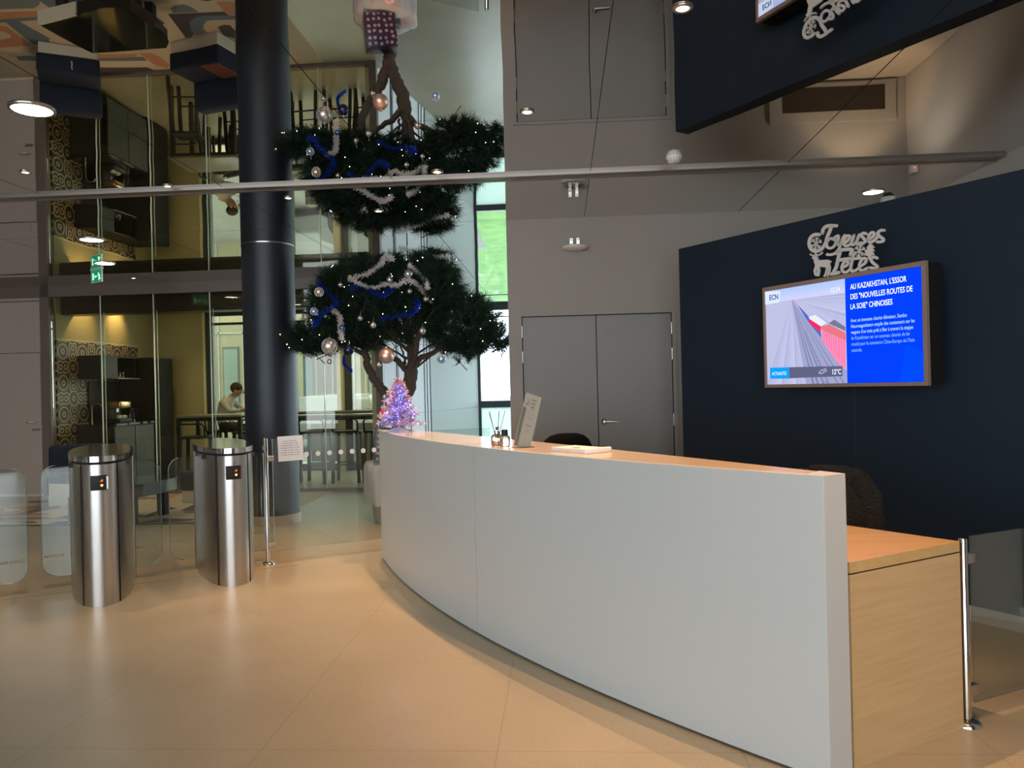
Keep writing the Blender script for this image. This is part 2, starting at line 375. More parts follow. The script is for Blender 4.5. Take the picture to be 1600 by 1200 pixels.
# unseen side window added to bring daylight in, and the pale wall facing it
o = sroot('added_side_window'); mb = MB(); mb.box(4.6, 4.7, 7.45, 15, 0, .12).box(4.6, 4.7, 7.45, 15, 2.85, CE)
for k in range(6): mb.box(4.6, 4.7, 7.45+k*1.49, 7.53+k*1.49, 0, CE)
mb.build('window_frame', ANTH, o); MB().box(4.64, 4.65, 7.45, 15, .12, 2.85).build('window_pane', GLW, o)
P_, Q_ = Vector((-1.84, 10.69)), Vector((-.66, 14.92)); dv = (Q_-P_); Lw = dv.length; aw = math.atan2(dv.y, dv.x)
o = sroot('wall_side', False); o.location = (P_.x, P_.y, 0); o.rotation_euler = (0, 0, aw)
MB().box(0, .43*Lw, 0, .12, 0, CE).build('wall_panel', PALE, o)
MB().box(.43*Lw, Lw, 0, .12, 0, CE).build('wall_panel', mat('grey_green_paint', (.44, .48, .46), .7), o)
mb = MB()
for t, wd in ((.138, .035), (.243, .004), (.374, .004), (.431, .010), (.40, .003)):
    mb.box(t*Lw-wd, t*Lw+wd, -.012, .001, 0, CE)
mb.build('wall_joint', ANTH, o)
MB().box(.02*Lw, .028*Lw, -.05, 0, .98, 1.12).build('door_handle', ANTH, o)
MB().box(.15*Lw, Lw, -.004, .001, 1.02, 1.025).build('joint_line', mat('grey_joint', (.3, .34, .36), .7), o)
# far window front of the lobby
o = sroot('window_1')
mb = MB(); mb.box(-1.66, -1.57, 14.86, 15, 0, CE).box(-1.57, 4.6, 14.87, 14.97, 1.0, 1.13).box(-1.57, 4.6, 14.87, 14.97, 2.90, CE).box(-1.57, 4.6, 14.87, 14.97, 0, .08)
mb.box(-1.57, 4.6, 14.9, 14.94, 2.76, 2.78)
for k in range(1, 5): mb.box(-1.57+k*1.3-.035, -1.57+k*1.3+.035, 14.87, 14.97, 0, CE)
mb.build('window_frame', ANTH, o)
MB().box(-1.57, 4.6, 14.91, 14.925, 1.13, 2.9).build('window_pane', GLW, o)
MB().box(-1.57, 4.6, 14.91, 14.925, .08, 1.0).build('frosted_pane', glass('frosted_glass', (.9, .97, .97), .05, .5, .2, haze=((.80, .90, .90), .55)), o)
# glazed partition in front of the pantry
BR = 10.52
o = sroot('wall_glass')
mb = MB(); mb.box(-7.38, -7.25, BR-.05, BR+.06, 0, CE).box(-2.56, -2.46, BR-.05, BR+.06, 0, CE).box(-7.25, -2.56, BR-.04, BR+.04, 0, .05)
mb.box(-14, -2.46, BR-.05, BR+.05, 2.83, CE)
mb.build('partition_frame', FRAMEB, o)
js = [-7.25, -6.515, -5.735, -4.915, -4.10, -3.30, -2.56]
for i in range(6):
    MB().box(js[i]+.006, js[i+1]-.006, BR-.006, BR+.006, .05, 2.83).build('glass_pane', GLP, o)
for x in js[1:-1]:
    MB().box(x-.006, x+.006, BR-.008, BR+.008, .05, 2.83).build('glass_joint', GLEDGE, o)
    if x < -4.5: MB().box(x+.035, x+.043, BR+.01, BR+.018, .05, 2.6).build('glass_joint', GLEDGE, o)
# slatted dark bulkhead just inside the glass
mb = MB(); mb.box(-7.25, -2.56, BR+.22, BR+.5, 2.60, 2.9)
for k in range(12): mb.box(-7.25, -2.56, BR+.2, BR+.22, 2.63+k*.022, 2.638+k*.022)
struct('wall_bulkhead', mb, mat('dark_slats', (.035, .022, .016), .35))
# left end of the lobby: warm taupe panels and a flush door
struct('wall_left', MB().box(-14, -7.38, BR, BR+.12, 0, 2.83).box(-7.52, -7.505, BR-.003, BR, 2.0, 2.83), PINKT)
d = sroot('door_2')
MB().box(-8.4, -7.42, BR-.012, BR, .01, 2.04).build('door_leaf', PINKT, d, .002)
MB().box(-7.40, -7.30, BR-.03, BR+.01, 0, 2.83).build('door_frame', mat('frame_taupe', (.20, .155, .115), .5), d)
MB().box(-14, -7.42, BR-.005, BR-.001, 2.045, 2.052).box(-14, -7.42, BR-.005, BR-.001, 2.78, 2.79).build('panel_joint', DARKG, d)
mb = MB(); mb.tube([(-7.49, BR-.01, 1.06), (-7.49, BR-.06, 1.06), (-7.62, BR-.06, 1.06)], .009, NICKEL).box(-7.56, -7.44, BR-.02, BR-.01, .93, .965, NICKEL)
mb.build('door_handle', NICKEL, d)
struct('baseboard_left', MB().box(-14, -7.4, BR-.03, BR-.012, 0, .03), mat('light_skirting', (.6, .5, .36), .5))
# right hand wall, navy reception wall in front of it
struct('wall_right', MB().box(3.22, 3.36, 2.0, 7.45, 0, CE), LTAUPE)
A_ = Vector((1.40, 6.33)); wd_ = Vector((.526, -.8505)); wn = Vector((-.8505, -.526)); awall = math.atan2(wd_.y, wd_.x)
o = sroot('wall_reception', False); o.location = (A_.x, A_.y, 0); o.rotation_euler = (0, 0, awall)
MB().box(0, 4.6, 0, .14, .085, 2.50).build('wall_panel', NAVYW, o)
MB().box(0, 4.6, -.012, .14, 0, .085).build('baseboard', mat('pale_skirting', (.62, .60, .56), .5), o)
MB().box(1.565, 1.572, -.002, 0, .9, 1.9).box(2.63, 2.636, -.003, 0, .085, 1.16).box(2.64, 4.6, -.003, 0, .085, 1.155).build('wall_joint', mat('navy_joint', (.02, .035, .05), .5), o)
# low storage roof between the navy wall and the grey wall, with the high-level recess above it
struct('wall_recess', MB().prism([(1.15, 7.27), (3.21, 7.27), (3.21, 3.9)], 1.72, 1.80), mat('recess_top_paint', (.42, .34, .25), .7))
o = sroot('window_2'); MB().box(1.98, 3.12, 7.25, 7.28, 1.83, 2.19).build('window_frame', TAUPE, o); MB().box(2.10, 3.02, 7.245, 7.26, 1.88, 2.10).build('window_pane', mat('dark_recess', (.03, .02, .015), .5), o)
light('recess_lamp', 'SPOT', W(2.75, 6.75, 2.9), 16, (1, .68, .38), (.35, 0, 0), .04, spot=math.radians(80))
# pantry walls
struct('wall_pantry', MB().box(-7.38, -7.25, BR+.1, 12.75, 0, 2.25), wallpaper_mat())
struct('wall_pantry', MB().box(-7.38, -7.25, BR+.1, 13.3, 2.25, 2.9), CREAM)
struct('wall_pantry', MB().box(-7.38, -7.25, 12.75, 13.3, 0, 2.25), CREAM)
struct('wall_pantry', MB().box(-7.38, -6.34, 13.3, 13.45, 0, 2.9), CREAM)
struct('trim_3', MB().box(-7.38, -7.247, BR+.1, 12.75, 2.235, 2.25).box(-6.34, -6.30, 13.25, 13.4, 0, 2.9).box(-3.89, -3.78, 13.1, 13.4, 0, 2.9), mat('pale_yellow_post', (.75, .72, .5), .6))
o = sroot('window_3')
mb = MB(); mb.box(-6.30, -6.17, 13.28, 13.4, 0, 2.9).box(-3.78, -3.65, 13.2, 13.4, 0, 2.9).box(-6.17, -2.4, 13.3, 13.38, 2.78, 2.9).box(-6.17, -2.4, 13.3, 13.38, 2.62, 2.66).box(-4.74, -4.66, 13.3, 13.38, 0, 2.8).box(-6.17, -2.4, 13.3, 13.38, 0, .12).box(-6.17, -2.4, 13.3, 13.38, .98, 1.01)
mb.build('window_frame', ANTH, o)
for x0, x1 in ((-6.17, -4.74), (-4.66, -3.89), (-3.65, -2.4)):
    MB().box(x0, x1, 13.33, 13.34, .12, 2.62).build('window_pane', GLW, o)
# entrance front behind the photographer: glazed bays the daylight comes through
mb = MB()
for k in range(8): mb.box(-9.2+k*1.65, -8.82+k*1.65, -5, -4.85, 0, CE)  # unseen posts, widened to stripe the daylight reflected in the steel
mb.box(-14, -9.1, -5, -4.85, 0, CE).box(2.4, 9, -5, -4.85, 0, CE).box(-9.2, 2.45, -5, -4.85, 0, .1).box(-9.2, 2.45, -5, -4.85, 2.88, CE)
struct('window_4', mb, ANTH)
struct('wall_far_left', MB().box(-14.1, -14, -5, 10.6, 0, CE), PINKT)
struct('wall_far_right', MB().box(6.0, 6.1, -5, 4.0, 0, CE).box(3.2, 6.1, 4.0, 4.1, 0, CE), LTAUPE)

# slate pillar
o = sroot('pillar', False); o.location = (-2.605, 8.305, 0)
MB().lathe([(.275, .1), (.275, CE-.001)], None, 64).build('shaft', PILLAR, o)
MB().lathe([(.283, 0), (.283, .1)], None, 64).build('base_ring', mat('base_ring_wood', (.48, .39, .29), .35), o)
MB().lathe([(.279, CE-.006), (.279, CE-.001)], None, 64).build('top_ring', NICKEL, o)

# ------------------------------------------------------------------ carpet
CARPET = [('grey',[(-6.75,8.37),(-5.86,8.44),(-5.94,8.55),(-6.06,8.62),(-6.9,8.57)]),('orange',[(-6.96,8.64),(-6.06,8.68),(-6.15,8.81),(-7.09,8.8)]),
('slate',[(-7.09,8.8),(-6.15,8.81),(-6.21,8.88),(-7.16,8.87)]),('slate',[(-6.6,8.84),(-6.44,8.84),(-6.35,9.31),(-6.45,9.44),(-6.66,9.45)]),
('orange',[(-7.02,8.9),(-6.66,8.95),(-6.69,9.47),(-6.92,9.48),(-7.48,9.49)]),('cream',[(-6.9,9.05),(-6.79,9.07),(-6.76,9.16),(-6.79,9.22),(-6.88,9.26),(-7.08,9.28)]),
('slate',[(-7.15,9.79),(-7.0,9.77),(-6.8,9.85),(-5.9,9.95),(-5.9,10.16),(-6.9,10.0),(-7.2,9.93)]),('orange',[(-7.05,9.96),(-6.9,10.02),(-6.2,10.17),(-6.3,10.45),(-6.7,10.44)]),
('orange',[(-6.08,9.85),(-5.53,9.89),(-5.6,10.01),(-6.16,9.98)]),('slate',[(-6.16,9.98),(-5.51,10.0),(-5.53,10.14),(-6.22,10.07)]),
('cream',[(-6.22,10.07),(-5.51,10.14),(-5.53,10.35),(-6.34,10.27)]),('orange',[(-5.5,9.88),(-5.35,9.9),(-5.29,10.02),(-5.30,10.3),(-5.4,10.44),(-5.5,10.3)]),
('dark',[(-6.35,10.29),(-5.65,10.35),(-5.6,10.46),(-6.5,10.46)]),('slate',[(-4.48,8.78),(-4.4,8.73),(-4.29,8.71),(-4.24,8.76),(-4.21,8.9),(-4.53,8.9)]),
('dark',[(-4.65,8.92),(-3.91,8.92),(-3.89,9.02),(-4.21,9.1),(-4.59,9.5),(-4.68,9.52)]),
('slate',[(-4.44,9.14),(-4.3,9.02),(-4.18,9.0),(-3.81,9.03),(-3.86,9.14),(-4.16,9.12),(-4.3,9.22),(-4.36,9.33),(-4.35,9.42),(-4.53,9.47),(-4.52,9.33)]),
('peach',[(-4.32,9.25),(-4.23,9.14),(-4.14,9.12),(-3.86,9.14),(-3.99,9.43),(-4.1,9.45),(-4.36,9.44)]),('dark',[(-4.16,9.3),(-4.06,9.25),(-3.99,9.27),(-3.99,9.43),(-4.08,9.63),(-4.19,9.55)]),
('orange',[(-3.89,8.67),(-3.7,8.68),(-3.7,8.83),(-3.8,9.01),(-3.91,9.0)]),('dark',[(-4.8,8.42),(-4.72,8.57),(-4.8,8.76),(-4.74,9.12),(-4.86,9.22),(-4.88,8.86)]),
('cream',[(-4.72,8.57),(-4.59,8.89),(-4.67,9.49),(-4.94,9.57),(-4.89,9.25),(-4.73,9.17),(-4.74,8.69)]),('slate',[(-5.88,8.44),(-5.31,8.39),(-4.82,8.45),(-4.89,8.64),(-5.58,8.69),(-5.87,8.65)]),
# front zone, seen only directly
('slate',[(-6.6,8.12),(-6.0,8.12),(-5.86,8.2),(-6.0,8.32),(-6.5,8.34),(-6.75,8.22)]),('cream',[(-6.4,8.13),(-6.05,8.14),(-6.0,8.2),(-6.1,8.26),(-6.4,8.26)]),
('slate',[(-5.7,8.1),(-5.1,8.1),(-4.9,8.3),(-5.3,8.33),(-5.7,8.26)]),('dark',[(-4.7,8.1),(-3.3,8.1),(-3.3,8.2),(-4.0,8.3),(-4.5,8.38)]),('peach',[(-4.2,8.14),(-3.5,8.12),(-3.4,8.2),(-3.5,8.4),(-4.0,8.3)]),
('slate',[(-3.9,8.5),(-3.3,8.45),(-3.2,8.62),(-3.6,8.66)])]
CC = dict(grey=(.16, .17, .16), orange=(.46, .20, .10), slate=(.12, .15, .16), cream=(.55, .45, .30), dark=(.07, .055, .05), peach=(.52, .36, .22))
mb = MB(); mb.prism([(-7.22, 8.07), (-3.2, 8.07), (-3.2, 10.46), (-6.95, 10.46), (-7.2, 9.6), (-7.6, 9.0), (-7.6, 8.07)], .0, .008, mat('carpet_beige', (.50, .39, .26), 1, bump=(400, .3)))
for k, (n, p) in enumerate(CARPET):
    z = .0083+k*.0001; mb.add([(x, y, z) for x, y in p], [tuple(range(len(p)))], mat('carpet_'+n, CC[n], 1, bump=(400, .3)))
mb.box(-7.6, -3.2, 8.055, 8.07, 0, .009, DARKG)
o = mb.build('carpet'); o.rotation_euler = (0, 0, RZ); tag(o, 'patterned lounge carpet with orange, slate and cream shapes before the glass partition', 'carpet')

# ================================================================== RECEPTION DESK
DA, DB_ = Vector((-1.115, 6.40)), Vector((1.068, 2.65)); DN = Vector((.864, .503)); DL = (DB_-DA).length; SAG = .262
DR = (DL*DL/4+SAG*SAG)/(2*SAG); DC = (DA+DB_)/2+DN*(DR-SAG)
def desk(t, off=0):
    """point on the desk's curved front: t 0 (far end) to 1 (near end), off measured inwards"""
    half = math.asin(DL/2/DR); base = math.atan2(-DN.y, -DN.x); a = base+(2*t-1)*half
    return (DC.x+(DR-off)*math.cos(a), DC.y+(DR-off)*math.sin(a))
def desk_in(t):
    p = DA.lerp(DB_, t); w_ = .115+(.21-.115)*(1-t)+.16*t*(1-t); p = p+DN*w_; return (p.x, p.y)
def run(f, n=48, t0=0, t1=1): return [f(t0+(t1-t0)*i/n) for i in range(n+1)]
dk = thing('reception_desk', 'curved white reception desk with oak end desk and birch ledge on top', 'desk', (0, 0, 0))
TS = .511   # seam
MB().strip(run(lambda t: desk(t), 30, 0, TS-.0006), run(lambda t: desk(t, .035), 30, 0, TS-.0006), .012, 1.065).build('front_panel', WHITE, dk)
MB().strip(run(lambda t: desk(t), 30, TS+.0006, .985), run(lambda t: desk(t, .035), 30, TS+.0006, .985), .012, 1.065).build('front_panel', WHITE, dk)
MB().strip(run(lambda t: desk(t, .037)), run(lambda t: desk_in(t)), .02, 1.045).build('counter_core', WHITE, dk)
MB().strip(run(lambda t: desk(t, .0355), 48, 0, .975), run(lambda t: desk_in(t), 48, 0, .975), 1.0455, 1.063).build('ledge', LEDGE, dk)
ea, eb, ec, ed = desk(.985), desk(1.0), desk_in(1.0), desk_in(.97)
MB().prism([desk(.984), desk(1.0), ec, desk_in(.974)], .0, 1.0655).build('end_panel', WHITE, dk, .0015)
MB().strip(run(lambda t: desk(t, .02)), run(lambda t: desk(t, .03)), 0, .012).build('plinth', DARKG, dk)
# oak working desk on the staff side
e0 = Vector((1.190, 2.742)); e1 = Vector((1.762, 3.05)); tn = Vector((-.60, .80))
def wk(t, o_): p = Vector(desk_in(t)); return (p.x+DN.x*o_, p.y+DN.y*o_)
inner = [wk(t, .006) for t in (1.0, .9, .8, .7, .6, .5, .4)]
outer = [(e1.x+tn.x*k*.5, e1.y+tn.y*k*.5+0.02*k) for k in range(0, 6)]
poly = [tuple(e0)]+[tuple(e1)]+outer[1:]+inner[::-1][:-1]
MB().prism(poly, .703, .743).build('worktop', OAKT, dk, .001)
u = (e1-e0).normalized(); ax = math.atan2(u.y, u.x)
o = MB().box(0, (e1-e0).length, 0, .035, .0, .697).build('end_board', OAK, dk, .001); o.location = (e0.x, e0.y, 0); o.rotation_euler = (0, 0, ax)
MB().box(0.004, (e1-e0).length-.004, .004, .03, .697, .703, DARKG).build('shadow_gap', DARKG, dk, loc=(e0.x, e0.y, 0), rz=ax)
o = MB().box(0, .035, 0, 2.3, 0, .697).build('back_board', OAK, dk); o.location = (e1.x-.06, e1.y+.01, 0); o.rotation_euler = (0, 0, math.atan2(tn.y, tn.x)-PI/2)

# ------------------------------------------------------------------ small steel posts and glass fences
def steel_post(name, label, loc, h, r, rz=0, flange=True, glass_len=.5, clamps=(.16, .86), group=None):
    t = thing(name, label, 'post', loc, rz, group)
    MB().lathe([(r, .01), (r, h-.004), (r*.8, h)], None, 24).build('pole', POLISH, t)
    MB().lathe([(.055, 0), (.055, .004), (.045, .018), (r, .026)], None, 30).build('base_flange', POLISH, t)
    for z in clamps:
        mb = MB(); mb.rbox(r*.5, r+.045, -.014, .014, z-.022, z+.022, .006); mb.build('glass_clamp', NICKEL, t)
    return t
fd = Vector((1.878, 1.04)).normalized(); fa = math.atan2(fd.y, fd.x)
steel_post('steel_post', 'slim steel post carrying the glass fence beside the right turnstile', (-2.02, 6.25, 0), 1.03, .019, fa)
steel_post('steel_post', 'slim steel post at the far end of the glass fence by the desk', (-.146, 7.20, 0), 1.03, .019, fa+PI)
t = thing('glass_fence', 'clear glass fence with a row of white dots behind the far end of the desk', 'glass fence', (-2.02, 6.25, 0), fa)
for x0, x1 in ((.055, 1.07), (1.085, 2.05)):
    MB().box(x0, x1, -.005, .005, .10, 1.02).build('glass_pane', GLF, t)
for x0 in (.055, 1.07): MB().box(x0, x0+.0015, -.0052, .0052, .10, 1.02).build('glass_edge', mat('bright_glass_edge', (.8, .86, .83), .15), t)
for k in range(16):
    MB().lathe([(.021, -.0008), (.021, .0008)], None, 20, TR(.33+k*.098, -.006, .877, rx=PI/2)).build('white_dot', WHITEP, t)
nt_ = MB(); nt_.box(0, .205, -.001, .001, -.205, 0, PAPER)
INK = mat('grey_print', (.12, .12, .13), .8)
for k, wx in enumerate((.11, .13, .15, .16, .14, .17, .15)):
    for j in range(6): nt_.box(.10-wx/2+j*wx/6, .10-wx/2+(j+.8)*wx/6, -.0015, -.001, -.04-k*.019-.0018-(j % 2)*.001, -.04-k*.019+.001, INK)
o = nt_.build('paper_notice'); o.location = (-1.93, 6.285, 1.035); o.rotation_euler = (0, -.02, fa); tag(o, 'white A4 notice taped to the top of the glass fence', 'notice')
# low gate by the near end of the desk
gd = Vector((.38, .17)).normalized(); ga = math.atan2(.17, .38)
steel_post('steel_post', 'steel post with round foot against the oak end of the desk', (1.795, 3.085, 0), .748, .0175, ga, clamps=(.135, .665))
t = thing('glass_gate', 'low clear glass gate beside the oak end of the desk', 'glass gate', (1.795, 3.085, 0), ga)
MB().box(.045, 1.25, -.005, .005, .08, .752).build('glass_pane', GLF, t)
MB().lathe([(.02, .0), (.02, .05), (.008, .06)], None, 16, TR(.62, 0, .03)).build('floor_bolt', NICKEL, t)

# ------------------------------------------------------------------ turnstiles
def superell(ax_, ay, n=2.3, N=72, a0=0, a1=2*PI, off=0):
    out = []
    for i in range(N+(0 if abs(a1-a0-2*PI) < 1e-6 else 1)):
        a = a0+(a1-a0)*i/N; c, s = math.cos(a), math.sin(a)
        out.append(((ax_+off)*math.copysign(abs(c)**(2/n), c), (ay+off)*math.copysign(abs(s)**(2/n), s)))
    return out
WINGINK = mat('grey_etched_print', (.25, .24, .22), .6)
def rounded_wing(x0, x1, z0, z1, r, sgn):
    pts = [(x0, z0)]
    for a in range(-90, 1, 10): pts.append((x1-r+r*math.cos(math.radians(a)), z0+r+r*math.sin(math.radians(a))))
    for a in range(0, 91, 10): pts.append((x1-r+r*math.cos(math.radians(a)), z1-r+r*math.sin(math.radians(a))))
    pts.append((x0, z1)); return [(sgn*x, z) for x, z in pts][::sgn]
def make_turnstile():
    t = thing('turnstile', 'x', 'turnstile', group='brushed steel turnstiles with glass wings')
    MB().prism(superell(.205, .75), .0, .945, smooth=True).build('body', STEEL, t)
    mb = MB(); mb.prism(superell(.2, .745), .945, .962, smooth=True); mb.build('shadow_gap', DARKG, t)
    MB().prism(superell(.213, .76), .962, 1.0, smooth=True).build('top_plate', POLISH, t, .003)
    # front column with deep joints
    fr = [p for p in superell(.205, .75, N=220, a0=-PI*.93, a1=-PI*.07) if abs(p[0]) < .105]
    A = [(x, y-.012) for x, y in fr]; B = [(x, y+.03) for x, y in fr]
    MB().strip(B, A, .0, .945).build('front_column', STEEL, t)
    for s in (-1, 1):
        xx = s*.110; yy = min(p[1] for p in superell(.205, .75, N=400) if abs(p[0]-xx) < .006)
        MB().box(xx-.004, xx+.004, yy-.004, yy+.03, .0, .945).build('column_joint', DARKG, t)
        xs = s*.168; ys = min(p[1] for p in superell(.205, .75, N=400) if abs(p[0]-xs) < .006)
        MB().box(-.03, .03, -.004, .02, .915, .945, T=TR(xs, ys+.004, 0, rz=s*.82)).build('side_slot', mat('bronze_slot', (.03, .018, .012), .3), t)
        w_ = MB().build('hinge_column', STEEL, t) if False else None
        MB().lathe([(.02, .0), (.02, .94)], None, 20, TR(s*.197, .0)).build('hinge_column', STEEL, t)
        g = MB(); P = rounded_wing(.215, .40, .085, .90, .10, s)
        n = len(P); v = [(x, -.005, z) for x, z in P]+[(x, .005, z) for x, z in P]
        g.add(v, [tuple(range(n)), tuple(range(2*n-1, n-1, -1))]+[(i, n+i, n+(i+1) % n, (i+1) % n) for i in range(n)])
        wo = g.build('glass_wing', GLF, t)
        e = MB(); e.tube([(x, 0, z) for x, z in P[1:-1]], .0035, None, 6); e.build('wing_edge', glass('edge_tint', (.6, .66, .62), .2, .8), wo)
        l = MB(); x0 = .385 if s > 0 else -.225
        l.text('BOON EDAM', .028, WINGINK, TR(x0-.035 if s > 0 else x0-.035, -.0056, .225, rx=PI/2) @ Matrix.Scale(-1, 4, (1, 0, 0)), w=.125, th=.0003, bold=.0004)
        cx = (.372 if s > 0 else -.205); cz = .235
        l.build('etched_logo', WINGINK, wo); l = MB()
        l.tube([(cx+.012*math.cos(a), -.0056, cz+.012*math.sin(a)) for a in [k*2*PI/16 for k in range(15)]], .0022, WINGINK, 5)
        l.build('etched_emblem', WINGINK, wo)
    rd = MB(); rd.rbox(-.052, .052, -.775, -.72, .775, .873, .004); r_ = rd.build('card_reader', BLACKM, t)
    RED = emis('reader_red', (1, .07, .04), 3)
    am = MB(); am.add([(.016, -.7765, .843), (.004, -.7765, .832), (.016, -.7765, .836), (.022, -.7765, .832), (.022, -.7765, .850)], [(0, 1, 2, 3, 4)], RED)
    am.add([(.016, -.7765, .818), (.006, -.7765, .808), (.016, -.7765, .798), (.026, -.7765, .808)], [(0, 1, 2, 3)], emis('reader_amber', (1, .36, .06), 3))
    am.build('arrow_display', None, r_)
    mb = MB(); mb.box(.045, .053, -.778, -.74, .780, .868); mb.build('reader_trim', POLISH, r_)
    MB().lathe([(.003, 0), (.003, .004)], None, 10, TR(.01, -.762, .895, rx=PI/2)).build('sensor', DARKG, t)
    return t
ts = make_turnstile(); trz = math.atan2(.45, .893)
ts.location = (-3.11, 5.80, 0); ts.rotation_euler = (0, 0, trz); ts['label'] = 'steel turnstile left of the other fully visible one, showing red and amber lights'
dup(ts, (-2.38, 6.26, 0), trz, 'steel turnstile standing beside the slim steel post with the notice')
dup(ts, (-3.86, 5.33, 0), trz, 'turnstile at the left picture edge with only its glass wing showing')
o = MB().box(-2.6, 1.4, -.002, .002, .0002, .0009).build('floor_track', mat('floor_track_line', (.16, .11, .07), .6)); o.location = (-3.02, 5.62, 0); o.rotation_euler = (0, 0, trz-.03); o['kind'] = 'structure'; o.name = 'trim_4'

# ================================================================== TV AND GREETING SIGN
TP = Vector((1.77, 5.385, 1.349)); ta = math.atan2(-1.099, .549)      # local x along the frame, z up, -y towards the room
tv = thing('television', 'large wall mounted news screen in a brown frame on the navy wall', 'television', TP, ta)
mb = MB(); mb.box(0, 1.23, 0, .03, 0, .022).box(0, 1.23, 0, .03, .672, .70).box(0, .018, 0, .03, .022, .672).box(1.206, 1.23, 0, .03, .022, .672)
mb.build('frame', mat('brown_frame', (.30, .21, .16), .45), tv, .002)
MB().box(.01, 1.22, .03, .155, .005, .695).build('housing', BLACKM, tv)
def E3(n, r, g, b, s=1.0):
    f = lambda c: ((c/255)**2.2)
    return emis('screen_'+n, (f(r), f(g), f(b)), s)
LUM = 1.05
ST = [E3(*q, LUM) for q in (('blue', 10, 62, 235), ('sky', 165, 190, 250), ('haze', 205, 195, 232), ('plain', 176, 178, 210), ('plain2', 182, 180, 210), ('track', 108, 112, 150), ('bed', 148, 152, 190), ('white', 235, 245, 255),
      ('pink', 235, 130, 170), ('pinkroof', 215, 110, 120), ('red', 225, 45, 90), ('loco', 70, 100, 190), ('roof', 215, 220, 240), ('label', 20, 150, 240), ('bar', 90, 92, 120), ('badge', 205, 218, 250), ('badgeink', 40, 60, 120), ('text2', 120, 170, 245), ('lightblue', 8, 70, 240), ('dash', 80, 90, 120))]
(sBL, sSK, sHZ, sPL, sP2, sTR, sBD, sWH, sPK, sPR, sRD, sLO, sRF, sLB, sBR, sBG, sIK, sT2, sLT, sDS) = ST
sm = MB(); lay = [0.012]
def poly2(P, m_):
    lay[0] -= .00004; sm.add([(x, lay[0], z) for x, z in P], [tuple(range(len(P)))], m_)
poly2([(.018, .022), (1.206, .022), (1.206, .672), (.018, .672)], sBL)
poly2([(.018, .022), (.684, .022), (.684, .672), (.018, .672)], sPL)
for k in range(10):
    z0 = .672-k*.0085; poly2([(.018, .59), (.684, .585), (.684, z0), (.018, z0)], E3('sky%d' % k, 160+4*k, 186+k, 248-2*k, LUM))
rnd = random.Random(3)
for k in range(26):       # streaks of the plain running to the vanishing point
    x = .018+k*.026; m_ = E3('st%d' % (k % 5), 160+6*(k % 5), 165+5*(k % 5), 203+4*(k % 5), LUM)
    if x < .36: poly2([(.254, .590), (x, .022), (min(x+.018, .38), .022)], m_)
for k in range(14):
    z = .57-k*.027; poly2([(.684, z), (.684, z+.010+.004*(k % 3)), (.262+k*.012, .588-k*.0045)], E3('st%d' % (k % 5), 0, 0, 0, LUM))
poly2([(.254, .591), (.36, .022), (.684, .022), (.684, .10)], sBD)
for a_, b_ in ((.415, .427), (.451, .463), (.498, .508), (.538, .546), (.608, .616), (.656, .664)): poly2([(.2540, .5905), (a_, .022), (b_, .022)], sTR)
for k in range(22):
    f_ = 1-(k/22)**.7*.62; x = .254+(.50-.254)*f_; z = .591-(.591-.03)*f_; poly2([(x, z), (x+.04*f_, z-.003), (x+.04*f_, z+.001), (x, z+.003)], sTR)
poly2([(.262, .588), (.396, .461), (.37, .49), (.265, .589)], sRD)
poly2([(.30, .555), (.396, .463), (.401, .448), (.395, .424)], sLO)
poly2([(.396, .461), (.449, .469), (.539, .411), (.493, .391), (.401, .448)], sRF)
poly2([(.401, .448), (.493, .391), (.492, .349), (.395, .424)], sRD)
poly2([(.395, .424), (.492, .349), (.496, .316)], sLO)
poly2([(.493, .391), (.559, .397), (.683, .336), (.683, .288), (.498, .370)], sPR)
poly2([(.498, .370), (.683, .288), (.677, .105), (.621, .147), (.498, .30)], sPK)
for k in range(9):
    x = .515+k*.019; poly2([(x, .362-(k*.0078)), (x+.003, .36-(k*.0078)), (x+.003, .285-k*.019), (x, .288-k*.019)], E3('carline', 210, 95, 135, LUM))
poly2([(.555, .405), (.60, .425), (.683, .372), (.683, .345)], E3('coal', 110, 112, 140, LUM))
poly2([(.20, .062), (.652, .066), (.654, .130), (.20, .137)], sBR); poly2([(.047, .062), (.220, .060), (.220, .137), (.047, .139)], sLB)
poly2([(.018, .672), (.157, .66), (.150, .584), (.018, .580)], sBG)
poly2([(1.05, .022), (1.206, .022), (1.206, .20), (1.09, .24)], sLT)
sm.build('display', None, tv)
tx = MB(); TT = lambda x, z: TR(x, .0055, z, rx=PI/2)
for s_t, z, x0, x1, hh in (('AU KAZAKHSTAN, L\'ESSOR', .599, .728, 1.111, .047), ('DES "NOUVELLES ROUTES DE', .538, .726, 1.145, .047), ('LA SOIE" CHINOISES', .477, .724, 1.015, .047)):
    tx.text(s_t, hh, sWH, TT(x0, z), w=x1-x0, th=.0002, bold=.0006)
for s_t, z, x1 in (('Avec un immense chariot élévateur, Sandos', .397, 1.107), ('Nourmagambetov empile des conteneurs sur les', .361, 1.154), ('wagons d\'un train prêt à filer à travers la steppe', .325, 1.145), ('du Kazakhstan sur un nouveau chemin de fer', .289, 1.124), ('crucial pour le commerce Chine-Europe via l\'Asie', .252, 1.151), ('centrale.', .214, .802)):
    tx.text(s_t, .031, sT2 if z < .3 else E3('text1', 165, 205, 255, LUM), TT(.725, z), w=x1-.725, th=.0002, bold=.0002)
tx.text('ECN', .05, sIK, TT(.058, .607), w=.08, th=.0002, bold=.001)
tx.text('12:24', .042, sWH, TT(.575, .598), w=.068, th=.0002)
tx.text('ACTUALITES', .032, sWH, TT(.068, .086), w=.13, th=.0002)
tx.text('12°C', .045, sWH, TT(.572, .080), w=.066, th=.0002, bold=.0006)
